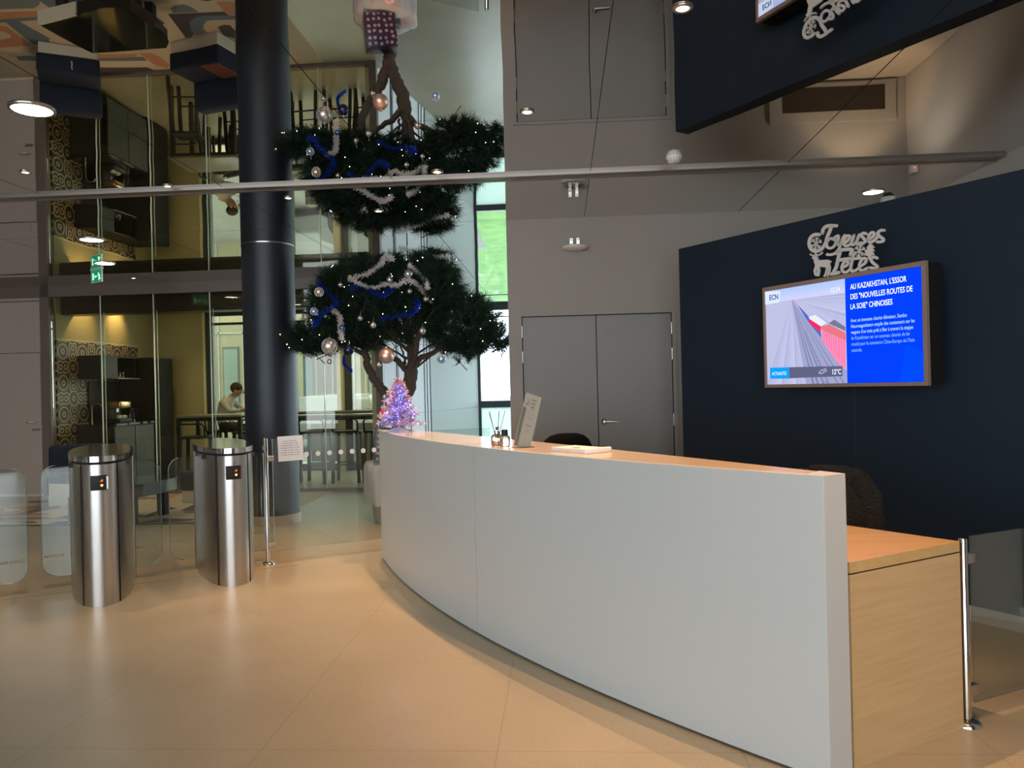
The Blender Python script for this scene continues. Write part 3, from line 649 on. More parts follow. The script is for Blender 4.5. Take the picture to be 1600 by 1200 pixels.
tx.tube([(.50+.018*math.cos(a)-(.012 if math.sin(a) < -.2 else 0), .0055, .098+.012*math.sin(a)) for a in [k*2*PI/18 for k in range(19)]], .0013, sWH, 5)
tx.tube([(.515+.016*math.cos(a), .0055, .104+.013*math.sin(a)) for a in [-.6+k*.2 for k in range(13)]], .0013, sWH, 5)
tx.build('screen_text', None, tv)

SG = dict(J1=[(0.524,0.987),(0.527,1.006),(0.547,1.021),(0.577,1.023),(0.631,1.012)],
J2=[(0.592,1.018),(0.582,0.992),(0.56,0.955),(0.544,0.917),(0.518,0.889),(0.482,0.878),(0.441,0.89),(0.417,0.919),(0.414,0.949),(0.428,0.976),(0.459,0.988),(0.498,0.982)],
o=[(0.578,0.94),(0.605,0.937),(0.624,0.915),(0.616,0.892),(0.588,0.879),(0.559,0.89),(0.554,0.92),(0.578,0.94)],
oy=[(0.604,0.931),(0.624,0.943),(0.644,0.946),(0.643,0.924),(0.631,0.902),(0.652,0.886)],
y=[(0.692,0.941),(0.677,0.922),(0.662,0.896),(0.646,0.863),(0.617,0.842),(0.582,0.838),(0.556,0.844)],
yl=[(0.631,0.902),(0.647,0.889),(0.672,0.911)],
e1=[(0.686,0.892),(0.715,0.903),(0.732,0.923),(0.718,0.934),(0.699,0.926),(0.682,0.897),(0.695,0.875),(0.723,0.874),(0.742,0.886)],
u=[(0.76,0.928),(0.75,0.904),(0.74,0.882),(0.754,0.87),(0.775,0.884),(0.789,0.909),(0.799,0.925)],
u2=[(0.789,0.909),(0.779,0.883),(0.788,0.868),(0.811,0.874)],
s=[(0.849,0.919),(0.829,0.929),(0.813,0.918),(0.83,0.895),(0.841,0.876),(0.82,0.866),(0.797,0.868)],
e2=[(0.852,0.882),(0.884,0.889),(0.904,0.905),(0.895,0.92),(0.878,0.917),(0.862,0.895),(0.863,0.872),(0.883,0.865),(0.91,0.875),(0.928,0.891)],
s2=[(0.969,0.918),(0.948,0.922),(0.928,0.912),(0.936,0.891),(0.962,0.869),(0.957,0.855),(0.922,0.858)],
F1=[(0.621,0.839),(0.661,0.853),(0.699,0.851),(0.743,0.843),(0.731,0.815)],F2=[(0.656,0.851),(0.645,0.819),(0.632,0.781),(0.621,0.751),(0.601,0.723)],
F3=[(0.583,0.716),(0.618,0.715),(0.642,0.717)],F4=[(0.644,0.793),(0.688,0.792),(0.726,0.79)],
e3=[(0.672,0.743),(0.706,0.754),(0.716,0.768),(0.697,0.779),(0.675,0.766),(0.665,0.74),(0.676,0.715),(0.704,0.712),(0.728,0.727)],
t=[(0.759,0.816),(0.747,0.795),(0.739,0.765),(0.731,0.734),(0.74,0.711),(0.77,0.713),(0.793,0.725)],t2=[(0.726,0.79),(0.763,0.784),(0.804,0.782)],
e4=[(0.798,0.732),(0.83,0.743),(0.844,0.764),(0.831,0.777),(0.808,0.765),(0.794,0.74),(0.798,0.713),(0.82,0.705),(0.856,0.715)],
s3=[(0.917,0.763),(0.896,0.773),(0.876,0.762),(0.888,0.741),(0.916,0.716),(0.911,0.703),(0.87,0.713)])
THIN = dict(ant1=[(0.466,0.853),(0.435,0.858),(0.422,0.868)],ant2=[(0.466,0.853),(0.497,0.852),(0.517,0.863)],ant3=[(0.466,0.853),(0.466,0.865),(0.461,0.878)])
TREE2 = [(0.876,0.862),(0.902,0.829),(0.889,0.827),(0.901,0.808),(0.888,0.806),(0.901,0.785),(0.878,0.785),(0.878,0.765),(0.858,0.765),(0.858,0.786),(0.827,0.793),(0.843,0.81),(0.835,0.817),(0.857,0.831),(0.849,0.836)]
DEER = [(0.433,0.839),(0.45,0.855),(0.476,0.851),(0.481,0.834),(0.488,0.818),(0.561,0.81),(0.588,0.796),(0.573,0.782),(0.58,0.757),(0.577,0.737),(0.563,0.708),(0.551,0.702),(0.559,0.735),(0.545,0.762),(0.494,0.776),(0.496,0.749),(0.487,0.715),(0.469,0.717),(0.476,0.752),(0.468,0.765),(0.465,0.745),(0.47,0.719),(0.454,0.724),(0.447,0.756),(0.461,0.789),(0.452,0.813),(0.45,0.83)]
LEG2 = [(0.545,0.766),(0.559,0.752),(0.549,0.725),(0.538,0.704),(0.523,0.708),(0.539,0.73),(0.545,0.754)]
def smooth(P, n=6):
    P = [Vector((x, z)) for x, z in P]; out = []
    for i in range(len(P)-1):
        p0, p1, p2, p3 = P[max(i-1, 0)], P[i], P[i+1], P[min(i+2, len(P)-1)]
        for k in range(n):
            t = k/n; out.append(.5*((2*p1)+(p2-p0)*t+(2*p0-5*p1+4*p2-p3)*t*t+(3*p1-p0-3*p2+p3)*t**3))
    return out+[P[-1]]
sg = thing('greeting_sign', 'white cut-out Joyeuses Fêtes sign with reindeer on top of the television', 'sign', TP+Vector((0, 0, .70)), ta)
def ribbon(mb, P, hw, y0, y1, dz=-.70):
    S_ = smooth(P); L, R_ = [], []
    for i, p in enumerate(S_):
        d = (S_[min(i+1, len(S_)-1)]-S_[max(i-1, 0)]).normalized(); n = Vector((-d.y, d.x)); L.append(p+n*hw); R_.append(p-n*hw)
    d0 = (S_[0]-S_[1]).normalized(); d1 = (S_[-1]-S_[-2]).normalized()
    cap = lambda c, d: [c+hw*(d*math.cos(a)+Vector((-d.y, d.x))*math.sin(a)) for a in (-1.2, -.6, 0, .6, 1.2)]
    n = len(L); v = [(p.x, y0, p.y+dz) for p in L]+[(p.x, y0, p.y+dz) for p in R_]+[(p.x, y1, p.y+dz) for p in L]+[(p.x, y1, p.y+dz) for p in R_]
    f = [(i, i+1, n+i+1, n+i) for i in range(n-1)]+[(2*n+i, 3*n+i, 3*n+i+1, 2*n+i+1) for i in range(n-1)]+[(i, 2*n+i, 2*n+i+1, i+1) for i in range(n-1)]+[(n+i, n+i+1, 3*n+i+1, 3*n+i) for i in range(n-1)]+[(0, n, 3*n, 2*n), (n-1, 3*n-1, 4*n-1, 2*n-1)]
    mb.add(v, f)
    for c, d in ((S_[0], d0), (S_[-1], d1)):
        q = cap(c, d); k = len(q); mb.add([(p.x, y0, p.y+dz) for p in q]+[(p.x, y1, p.y+dz) for p in q], [tuple(range(k)), tuple(range(2*k-1, k-1, -1))]+[(i, k+i, k+(i+1) % k, (i+1) % k) for i in range(k)])
def cut(mb, P, y0, y1, dz=-.70):
    n = len(P); mb.add([(x, y0, z+dz) for x, z in P]+[(x, y1, z+dz) for x, z in P], [tuple(range(n)), tuple(range(2*n-1, n-1, -1))]+[(i, n+i, n+(i+1) % n, (i+1) % n) for i in range(n)])
SIGNM = mat('painted_plywood', (.66, .645, .60), .7)
mb = MB()
for k in ('J1', 'J2', 'o', 'oy', 'y', 'yl', 'e1', 'u', 'u2', 's', 'e2', 's2'): ribbon(mb, SG[k], .0105 if k in ('J1', 'J2') else .0080, .006, .016)
mb.build('upper_word', SIGNM, sg)
mb = MB()
for k in ('F1', 'F2', 'F3', 'F4', 'e3', 't', 't2', 'e4', 's3'): ribbon(mb, SG[k], .0105 if k[0] == 'F' else .0080, .006, .016)
mb.build('lower_word', SIGNM, sg)
mb = MB(); cut(mb, DEER, .006, .016); cut(mb, LEG2, .006, .016)
for k in THIN: ribbon(mb, THIN[k], .0045, .006, .016)
mb.build('reindeer', SIGNM, sg)
mb = MB(); cut(mb, TREE2, .006, .016); mb.build('fir_tree', SIGNM, sg)
for cx, cz, r in ((.470, .928, .040), (.797, .826, .036)):
    mb = MB()
    for k in range(3):
        a = k*PI/3+.25; ribbon(mb, [(cx-r*math.cos(a), cz-r*math.sin(a)), (cx, cz), (cx+r*math.cos(a), cz+r*math.sin(a))], .0036, .006, .016)
    for k in range(6):
        a = k*PI/3+.25; q = (cx+r*.62*math.cos(a), cz+r*.62*math.sin(a))
        for s in (-.7, .7): ribbon(mb, [q, (q[0]+.4*r*math.cos(a+s), q[1]+.4*r*math.sin(a+s))], .003, .006, .016)
    mb.build('snowflake', SIGNM, sg)

# ================================================================== CEILING FIXTURES
def downlight(label, x, y, r, energy, warm=False, group=None):
    t = thing('ceiling_spot' if warm else 'ceiling_downlight', label, 'ceiling light', (x, y, CE), 0, group)
    if warm:
        MB().lathe([(r*.66, -.003), (r*.70, -.009), (r, -.007), (r*1.04, -.001), (r*.9, 0)][::-1], None, 30).build('rim', NICKEL, t)
        MB().lathe([(.001, -.007), (r*.6, -.0072), (r*.66, -.004)], None, 24).build('lamp_glass', WLED, t)
        light('spot_beam', 'SPOT', (x, y, CE-.07), energy, (1, .58, .32) if r > .04 else (1, .68, .42), size=.006, spot=math.radians(92), blend=.9)
    else:
        MB().lathe([(r*.86, -.003), (r*.88, -.010), (r, -.008), (r, 0)], None, 40).build('rim', NICKEL, t)
        MB().lathe([(.001, -.0085), (r*.85, -.0085), (r*.86, -.004)], None, 36).build('diffuser', DLED, t)
        light('downlight_beam', 'SPOT', (x, y, CE-.02), energy, (1, .93, .82), size=r*.8, spot=math.radians(140), blend=.6)
    return t
WARM, COOL = 150, 26
downlight('large round ceiling light nearest the left picture edge', -2.585, 4.196, .115, COOL)
downlight('round ceiling light above the lounge furniture, over the exit sign', -4.188, 7.717, .12, COOL)
downlight('round ceiling light right beside the green exit sign', -4.79, 9.10, .12, COOL)
downlight('round ceiling light behind the navy wall near the white corner device', 3.10, 6.512, .09, COOL*.7)
for k in range(-1, 5):
    x, y = .125-.632*(k-1), 4.415+1.18*(k-1)
    lab = ['warm ceiling spot at the near end of the desk', 'warm ceiling spot above the papers on the desk, at the top edge', 'warm ceiling spot beside the reflected double door', 'warm ceiling spot seen against the pine crown', 'warm ceiling spot above the pine crown', 'warm ceiling spot beyond the pine tree'][k+1]
    if k < 4: downlight(lab, x, y, .042, WARM, True, 'warm ceiling spots above the desk')
for k, (x, y, lab) in enumerate(((-3.354, 5.354, 'warm ceiling spot above the left turnstile'), (-2.564, 5.801, 'warm ceiling spot above the turnstile by the post'), (-1.78, 6.24, 'warm ceiling spot above the glass fence'), (-5.04, 10.3, 'warm ceiling spot close to the glass partition header'))):
    downlight(lab, x, y, .035, WARM*.38, True, 'warm ceiling spots above the turnstiles')
for k, (a, b) in enumerate(((-6.3, 11.9), (-5.2, 11.9), (-4.1, 11.9), (-3.1, 11.9))):
    p = W(a, b); t = thing('pantry_downlight', 'recessed pantry ceiling light behind the glass partition', 'ceiling light', (p.x, p.y, 2.9), 0, 'pantry ceiling lights')
    MB().lathe([(.001, -.006), (.07, -.006), (.08, 0)], None, 24).build('diffuser', emis('led_pantry', (1, .78, .42), 8), t)
    light('pantry_beam', 'SPOT', (p.x, p.y, 2.87), 20, (1, .80, .50), size=.06, spot=math.radians(135))
light('wallwasher', 'SPOT', W(-6.95, 12.1, 2.8), 16, (1, .70, .30), (0, .95, RZ), size=.03, spot=math.radians(95), blend=.8)
light('wallwasher', 'SPOT', W(-6.85, 11.2, 2.8), 14, (1, .70, .30), (0, .95, RZ), size=.03, spot=math.radians(95), blend=.8)
# smoke detector, access point, dome camera, white corner device, exit sign
t = thing('smoke_detector', 'round white smoke detector on the mirror ceiling near the navy wall', 'smoke detector', (1.171, 5.374, CE))
MB().lathe([(.055, 0), (.055, -.014), (.05, -.018)][::-1], None, 32).build('base', WHITEP, t)
MB().lathe([(.001, -.046), (.026, -.045), (.042, -.038), (.046, -.026), (.044, -.018)], None, 32).build('sensor_head', WHITEP, t)
mb = MB()
for k in range(14): mb.box(.030, .0465, -.003, .003, -.040, -.024, T=TR(rz=k*2*PI/14))
mb.build('vent_slots', mat('detector_slot', (.35, .33, .3), .6), t)
p = W(.155, 7.28, 0); t = thing('wireless_access_point', 'oval white wireless unit on a steel bracket above the double door', 'wireless access point', (p.x, p.y, 2.67), RZ)
mb = MB(); mb.lathe([(.001, -.018), (.07, -.016), (.105, -.006), (.118, .004), (.115, .014), (.09, .022), (.001, .024)], None, 40, TR(0, -.135, 0)); mb.build('housing', WHITEP, t)
mb = MB(); mb.box(-.045, -.018, -.012, 0, .024, .115).box(.018, .045, -.012, 0, .024, .115).box(-.05, .05, -.16, 0, .024, .030); mb.build('bracket', NICKEL, t)
for x, z in ((-.032, .10), (.032, .10), (-.032, .06)): MB().lathe([(.009, 0), (.009, .006)], None, 12, TR(x, -.011, z, rx=PI/2)).build('bolt', WHITEP, t)
t = thing('dome_camera', 'white dome camera peeking over the navy wall near the corner', 'camera', (3.40, 6.86, CE))
MB().lathe([(.06, -.03), (.065, 0)], None, 28).build('base', WHITEP, t); MB().lathe([(.001, -.075), (.03, -.068), (.045, -.05), (.05, -.03)], None, 28).build('dome', GLOSSB, t)
p = W(3.21, 7.10); t = thing('motion_sensor', 'small white sensor box with a red light on the right corner wall', 'sensor', (p.x, p.y, 2.62), RZ)
MB().rbox(-.05, 0, -.05, .03, 0, .12, .006).build('housing', WHITEP, t); MB().ball((-.03, -.051, .08), .005, emis('red_led', (1, .05, .05), 4), 6).build('indicator', None, t)
t = thing('exit_sign', 'green emergency exit sign hanging under the mirror ceiling', 'exit sign', (-5.10, 9.50, CE), -.62)
GRN = mat('exit_green', (.0, .22, .08), .35, emit=((.0, .30, .11), .55)); WGR = mat('exit_white', (.7, .9, .8), .35, emit=((.6, 1, .75), .75))
MB().box(-.13, .13, -.018, .018, -.014, 0).build('mount', WHITEP, t)
MB().box(-.125, .125, -.006, .006, -.165, -.014).build('panel', GRN, t)
mb = MB()
for s in (-1, 1):
    y = s*.0068; q = lambda P: mb.add([(x, y, z) for x, z in P], [tuple(range(len(P)))])
    q([(-.10, -.05), (-.065, -.05), (-.065, -.135), (-.10, -.135)]); q([(-.055, -.095), (-.03, -.07), (-.03, -.087), (.015, -.087), (.015, -.103), (-.03, -.103), (-.03, -.12)])
    mb.tube([(.06, y, -.075), (.072, y, -.105), (.06, y, -.122), (.065, y, -.145)], .006, None, 5); mb.tube([(.072, y, -.105), (.088, y, -.125), (.105, y, -.13)], .006, None, 5)
    mb.tube([(.035, y, -.09), (.055, y, -.083), (.078, y, -.092), (.09, y, -.082)], .005, None, 5); mb.ball((.054, y, -.062), .009, None, 6)
mb.build('pictogram', WGR, t)
mb = MB(); mb.box(-.13, -.122, -.008, .008, -.168, -.014).box(.122, .13, -.008, .008, -.168, -.014).box(-.13, .13, -.008, .008, -.170, -.163); mb.build('edge_frame', WHITEP, t)

# ================================================================== BIG POTTED PINE
PT = Vector((-1.26, 8.22, 0)); rn = random.Random(11)
def smooth3(P, n=5):
    P = [Vector(p) for p in P]; out = []
    for i in range(len(P)-1):
        p0, p1, p2, p3 = P[max(i-1, 0)], P[i], P[i+1], P[min(i+2, len(P)-1)]
        for k in range(n):
            t = k/n; out.append(.5*((2*p1)+(p2-p0)*t+(2*p0-5*p1+4*p2-p3)*t*t+(3*p1-p0-3*p2+p3)*t**3))
    return out+[P[-1]]
tree = thing('potted_pine_tree', 'tall dark pine tree in a cloth-wrapped pot beside the slate pillar', 'potted tree', PT)
loc = lambda x, y, z: (x-PT.x, y-PT.y, z)
BARK = mat('pine_bark', (.075, .052, .036), .9, bump=(45, 1.0))
def limb(P, r0, r1, mb, wob=.012):
    S_ = smooth3(P, 6); n = len(S_)
    S_ = [p+Vector((rn.uniform(-wob, wob), rn.uniform(-wob, wob), 0)) if 0 < i < n-1 else p for i, p in enumerate(S_)]
    mb.tube(S_, [r0+(r1-r0)*i/(n-1) for i in range(n)], None, 10)
mb = MB()
limb([loc(-1.23, 8.22, .5), loc(-1.215, 8.22, .8), loc(-1.225, 8.21, 1.05), loc(-1.245, 8.2, 1.18)], .068, .062, mb)
limb([loc(-1.235, 8.2, 1.05), loc(-1.31, 8.2, 1.26), loc(-1.40, 8.2, 1.42), loc(-1.49, 8.2, 1.56), loc(-1.545, 8.2, 1.73), loc(-1.57, 8.2, 1.95), loc(-1.58, 8.2, 2.2)], .062, .028, mb)
limb([loc(-1.225, 8.2, 1.05), loc(-1.165, 8.2, 1.25), loc(-1.09, 8.2, 1.42), loc(-1.08, 8.2, 1.6)], .060, .075, mb)
mb.build('trunk', BARK, tree)
CL = [((-2.06, 8.15, 1.97), (.36, .38, .17), 230), ((-1.40, 8.2, 2.60), (.50, .50, .25), 420), ((-1.72, 8.1, 2.30), (.44, .45, .30), 380), ((-.52, 8.2, 2.07), (.44, .48, .36), 480),
      ((-1.14, 8.1, 2.18), (.50, .50, .28), 420), ((-.86, 8.25, 2.66), (.34, .42, .23), 260), ((-1.50, 8.15, 2.03), (.38, .45, .19), 230), ((-.88, 8.0, 2.42), (.42, .42, .28), 300), ((-1.78, 8.05, 2.55), (.22, .3, .12), 90), ((-.12, 8.2, 1.92), (.16, .25, .15), 50)]
def branch(P, r0, r1):
    b = MB(); limb(P, r0, r1, b); b.build('branch', BARK, tree)
branch([loc(-1.08, 8.2, 1.56), loc(-1.21, 8.15, 1.70), loc(-1.36, 8.1, 1.82), loc(-1.5, 8.1, 2.05)], .038, .016)
branch([loc(-1.08, 8.2, 1.58), loc(-.98, 8.2, 1.72), loc(-.78, 8.2, 1.81), loc(-.5, 8.2, 2.05)], .040, .016)
branch([loc(-1.08, 8.2, 1.56), loc(-1.07, 8.2, 1.85), loc(-1.14, 8.2, 2.15), loc(-1.2, 8.2, 2.5)], .050, .02)
branch([loc(-1.08, 8.2, 1.62), loc(-.98, 8.1, 1.9), loc(-.9, 8.1, 2.3), loc(-.86, 8.2, 2.6)], .036, .016)
branch([loc(-1.53, 8.2, 1.76), loc(-1.7, 8.15, 1.84), loc(-1.95, 8.1, 1.90), loc(-2.2, 8.1, 1.94)], .026, .010)
branch([loc(-1.57, 8.2, 1.95), loc(-1.66, 8.2, 2.2), loc(-1.8, 8.1, 2.5)], .024, .010)
branch([loc(-.78, 8.2, 1.81), loc(-.5, 8.2, 1.84), loc(-.2, 8.2, 1.88)], .02, .008)
for _ in range(12):
    a = rn.uniform(0, 2*PI); s0 = (-1.08+rn.uniform(-.05, .05), 8.2, rn.uniform(1.6, 1.9))
    branch([loc(*s0), loc(s0[0]+.25*math.cos(a), 8.2+.25*math.sin(a), s0[2]+.14), loc(s0[0]+.5*math.cos(a), 8.2+.5*math.sin(a), s0[2]+.35)], .014, .006)
NEED = mat('pine_needles', (.012, .032, .014), .6, spec=.3)
for (cx, cy, cz), (rx, ry, rz), cnt in CL:
    vs, fs = [], []
    tw = MB()
    for i in range(int(cnt*.80)):
        a, b_ = rn.uniform(0, 2*PI), math.acos(rn.uniform(-1, 1)); k = rn.uniform(.25, 1)**.45
        d = Vector((math.sin(b_)*math.cos(a), math.sin(b_)*math.sin(a), math.cos(b_)))
        p = Vector((cx+rx*d.x*k, cy+ry*d.y*k, cz+rz*d.z*k))
        if p.z > 2.93: continue
        p -= PT; up = (Vector((d.x, d.y, d.z*.5))+Vector((0, 0, .55))+Vector((rn.uniform(-.3, .3), rn.uniform(-.3, .3), rn.uniform(-.3, .3)))).normalized()
        if p.z > 2.82: up = Vector((d.x, d.y, -.1)).normalized()
        q0 = p-up*.10
        if i % 3 == 0: tw.tube([q0-up*.12, p+up*.02], [.006, .003], None, 4, cap=False)
        e1_ = up.orthogonal().normalized(); e2_ = up.cross(e1_)
        for j in range(56):
            aa = rn.uniform(0, 2*PI); sp_ = rn.uniform(.35, 1.25); s = q0+up*rn.uniform(0, .13)
            dd = (up*math.cos(sp_)+(e1_*math.cos(aa)+e2_*math.sin(aa))*math.sin(sp_)); L_ = rn.uniform(.075, .13)
            tip = s+dd*L_+Vector((0, 0, -.008))
            if tip.z > 2.965: continue
            n = dd.cross(Vector((rn.uniform(-1, 1), rn.uniform(-1, 1), rn.uniform(-1, 1)))).normalized()*.0026
            o_ = len(vs); vs += [s-n, s+n, tip]; fs.append((o_, o_+1, o_+2))
    me = bpy.data.meshes.new('foliage'); me.from_pydata(vs, [], fs); me.materials.append(NEED)
    fo = bpy.data.objects.new('foliage', me); C.objects.link(fo); fo.parent = tree
    if tw.v: tw.build('twigs', BARK, fo)['kind'] = 'stuff'
CLOTH = mat('pale_cloth_wrap', (.50, .49, .52), .8, bump=(9, .8))
mb = MB(); pr = []
N_ = 64
for z, r in ((.20, .325), (.35, .33), (.52, .335), (.60, .335), (.63, .315), (.635, .20), (.62, .08)):
    pr.append([((r+.012*math.sin(k*2*PI/N_*9+z*7)+.008*math.sin(k*2*PI/N_*17))*math.cos(k*2*PI/N_), (r+.012*math.sin(k*2*PI/N_*9+z*7)+.008*math.sin(k*2*PI/N_*17))*math.sin(k*2*PI/N_), z+(.012*math.sin(k*2*PI/N_*5) if z > .58 else .006*math.sin(k*2*PI/N_*7))) for k in range(N_)])
vs = [p for r in pr for p in r]; mb.add(vs, [(i*N_+k, i*N_+(k+1) % N_, (i+1)*N_+(k+1) % N_, (i+1)*N_+k) for i in range(len(pr)-1) for k in range(N_)], None, True)
mb.add(vs, [tuple(range((len(pr)-1)*N_, len(pr)*N_))]); mb.build('cloth_wrap', CLOTH, tree)
MB().lathe([(.235, 0), (.25, .05), (.30, .58)], None, 40).build('pot', mat('clay_pot', (.40, .38, .34), .7), tree)
# gift box leaning on the pot
o = MB().rbox(-.16, .16, -.10, .10, 0, .34, .004).build('gift_box', gift_mat()); o.location = (-1.31, 8.03, .66); o.rotation_euler = (-.05, .10, .25)
tag(o, 'purple gift box printed with snowflakes standing on the wrapped pot', 'gift box')
# baubles
BC = dict(gold=((.75, .50, .32), .15), ice=((.30, .50, .80), .2), s=((.55, .53, .52), .25), b=((.10, .20, .42), .25), pink=((.62, .45, .40), .35), navy=((.03, .04, .12), .2), clear=((.60, .56, .52), .3))
BL = dict(gold='amber', ice='ice blue striped', s='small silver', b='blue', pink='large pinkish silver', navy='dark navy', clear='large pale silver')
PLACES = ['on the outer left tip of the crown', 'low on the left of the crown above the blue tinsel', 'in the upper left of the crown', 'in the middle of the upper crown on the silver tinsel', 'under the upper right silver tinsel', 'in the lower middle left of the crown', 'beside the leaning left trunk in the crown', 'in the right middle of the crown', 'hanging low where the trunks divide', 'hanging at the lower edge beside the tinsel tail', 'low on the left beneath the crown, beside the navy one', 'dangling lowest of all on the left', 'among the left branches', 'at the lower right edge of the crown', 'at the end of the long silver tinsel', 'beside the lowest big bauble', 'in the gap between the silver tinsels']
ORN = [('gold',(-1.89,7.62,2.383),.044),('ice',(-1.938,7.60,2.189),.038),('s',(-1.662,7.55,2.441),.024),('s',(-1.176,7.55,2.479),.032),('s',(-0.992,7.55,2.531),.044),('s',(-1.475,7.55,2.109),.027),('s',(-1.35,7.55,2.037),.032),('s',(-0.867,7.55,1.968),.034),('pink',(-1.226,7.55,1.732),.078),('navy',(-1.595,7.55,1.797),.052),('clear',(-1.783,7.55,1.839),.078),('s',(-1.787,7.55,1.688),.026),('b',(-1.653,7.55,2.019),.03),('ice',(-0.685,7.55,1.687),.044),('s',(-0.828,7.55,2.282),.024),('s',(-1.303,7.55,1.645),.025),('s',(-0.984,7.55,2.361),.026)]
for (k, p, r), pl in zip(ORN, PLACES):
    t = thing('bauble', '%s bauble %s' % (BL[k], pl), 'bauble', p, 0, 'baubles on the pine tree')
    mb = MB(); m_ = mat('bauble_'+k, BC[k][0], BC[k][1], metal=.75); mb.ball((0, 0, 0), r, m_, 16)
    if k in ('ice', 'clear', 'gold'):
        for j in range(10):
            a = j*PI/5; mb.tube([((r+.0008)*math.sin(q)*math.cos(a+.5*math.cos(q)), (r+.0008)*math.sin(q)*math.sin(a+.5*math.cos(q)), (r+.0008)*math.cos(q)) for q in [.3+.25*i for i in range(11)]], .002 if k != 'gold' else .003, mat('glitter_white', (.8, .85, .95), .4), 4)
    mb.build('ball', None, t)
    MB().lathe([(r*.2, r*.96), (r*.2, r*1.12), (r*.05, r*1.14)], None, 12).build('cap', NICKEL, t)
    MB().tube([(0, 0, r*1.1), (.005, .01, r*1.1+.04)], .0012, None, 5).build('hanging_thread', NICKEL, t)
# tinsel
TIN = dict(s1=[(-1.593,7.5,2.507),(-1.41,7.5,2.578),(-1.283,7.5,2.656),(-1.207,7.5,2.704),(-1.132,7.5,2.671)],
s2=[(-1.549,7.5,2.487),(-1.382,7.5,2.427),(-1.225,7.5,2.455),(-1.113,7.5,2.421),(-0.975,7.5,2.467),(-0.877,7.5,2.384),(-0.804,7.5,2.282)],
s3=[(-0.99,7.5,2.63),(-0.898,7.5,2.547),(-0.837,7.5,2.47),(-0.808,7.5,2.395)],s4=[(-1.775,7.5,2.218),(-1.72,7.5,2.154),(-1.697,7.5,2.06),(-1.668,7.5,1.978),(-1.651,7.5,1.902)],
b1=[(-1.894,7.5,2.471),(-1.821,7.5,2.375),(-1.729,7.5,2.279),(-1.826,7.5,2.175),(-1.89,7.5,2.083),(-1.96,7.5,2.06)],b2=[(-1.57,7.5,2.413),(-1.444,7.5,2.441),(-1.352,7.5,2.364),(-1.241,7.5,2.33),(-1.152,7.5,2.378)],
b3=[(-1.271,7.5,2.099),(-1.139,7.5,2.14),(-0.982,7.5,2.155),(-0.899,7.5,2.222),(-0.917,7.5,2.26)],b4=[(-1.655,7.6,1.74),(-1.657,7.6,1.665),(-1.62,7.6,1.626),(-1.583,7.6,1.594)],
s5=[(-1.15, 8.0, 2.90), (-.9, 7.85, 2.82), (-.62, 7.8, 2.76)])
TLAB = dict(s1='silver tinsel climbing to the top of the pine crown', s2='longest silver tinsel winding across the pine crown', s3='short silver tinsel on the upper right of the crown', s4='silver tinsel hanging down the left of the crown', b1='blue tinsel curling on the left tip of the crown', b2='blue tinsel just under the long silver one', b3='blue tinsel in the middle low of the crown', b4='little blue tinsel tail hanging below the crown', s5='silver tinsel over the top right of the crown')
TS_ = mat('silver_tinsel', (.85, .81, .78), .3, metal=.35); TB_ = mat('blue_tinsel', (.015, .06, .45), .3, metal=.6)
for k, P in TIN.items():
    if k != 'b4': P = [(x+.0, y+.12+.12*math.sin(i*1.3), z) for i, (x, y, z) in enumerate(P)]
    S_ = smooth3(P, 14); vs, fs = [], []; rr = .028 if k != 'b4' else .014
    for p in S_:
        for j in range(15):
            d = Vector((rn.gauss(0, 1), rn.gauss(0, 1), rn.gauss(0, 1))).normalized(); n = d.orthogonal().normalized()*.0026; q = p+Vector((rn.uniform(-.008, .008), rn.uniform(-.008, .008), rn.uniform(-.008, .008))); L_ = rr*rn.uniform(.5, 1.45)
            i = len(vs); vs += [q-n, q+n, q+d*L_+n, q+d*L_-n]; fs.append((i, i+1, i+2, i+3))
    me = bpy.data.meshes.new('tinsel_garland'); me.from_pydata(vs, [], fs); me.materials.append(TS_ if k[0] == 's' else TB_)
    mbt = MB(); mbt.tube(S_, .004, TS_ if k[0] == 's' else TB_, 5); 
    oo = bpy.data.objects.new('tinsel_garland', me); C.objects.link(oo); mbt.build('core_thread', None, oo); tag(oo, TLAB[k], 'tinsel', 'tinsel garlands on the pine tree')
# fairy lights
fl = thing('fairy_lights', 'string of tiny white fairy lights wound through the pine crown', 'string lights', PT)
FLM = emis('fairy_white', (1, .95, .9), 9); pts = []
for i in range(58):
    (cx, cy, cz), (rx, ry, rz), _ = CL[i % 8]; a = rn.uniform(PI, 2*PI); v = rn.uniform(-.9, .8)
    pts.append(Vector((cx+rx*math.cos(a)*math.sqrt(1-v*v)*1.05, cy+ry*math.sin(a)*math.sqrt(1-v*v)*1.1, min(cz+rz*v, 2.9)))-PT)
for p in pts: MB().ball(p, .0042, None, 4).build('bulb', FLM, fl)
pts.sort(key=lambda p: (round(p.z*4), p.x)); MB().tube(pts, .0012, None, 4).build('wire', mat('dark_green_wire', (.01, .03, .01), .6), fl)

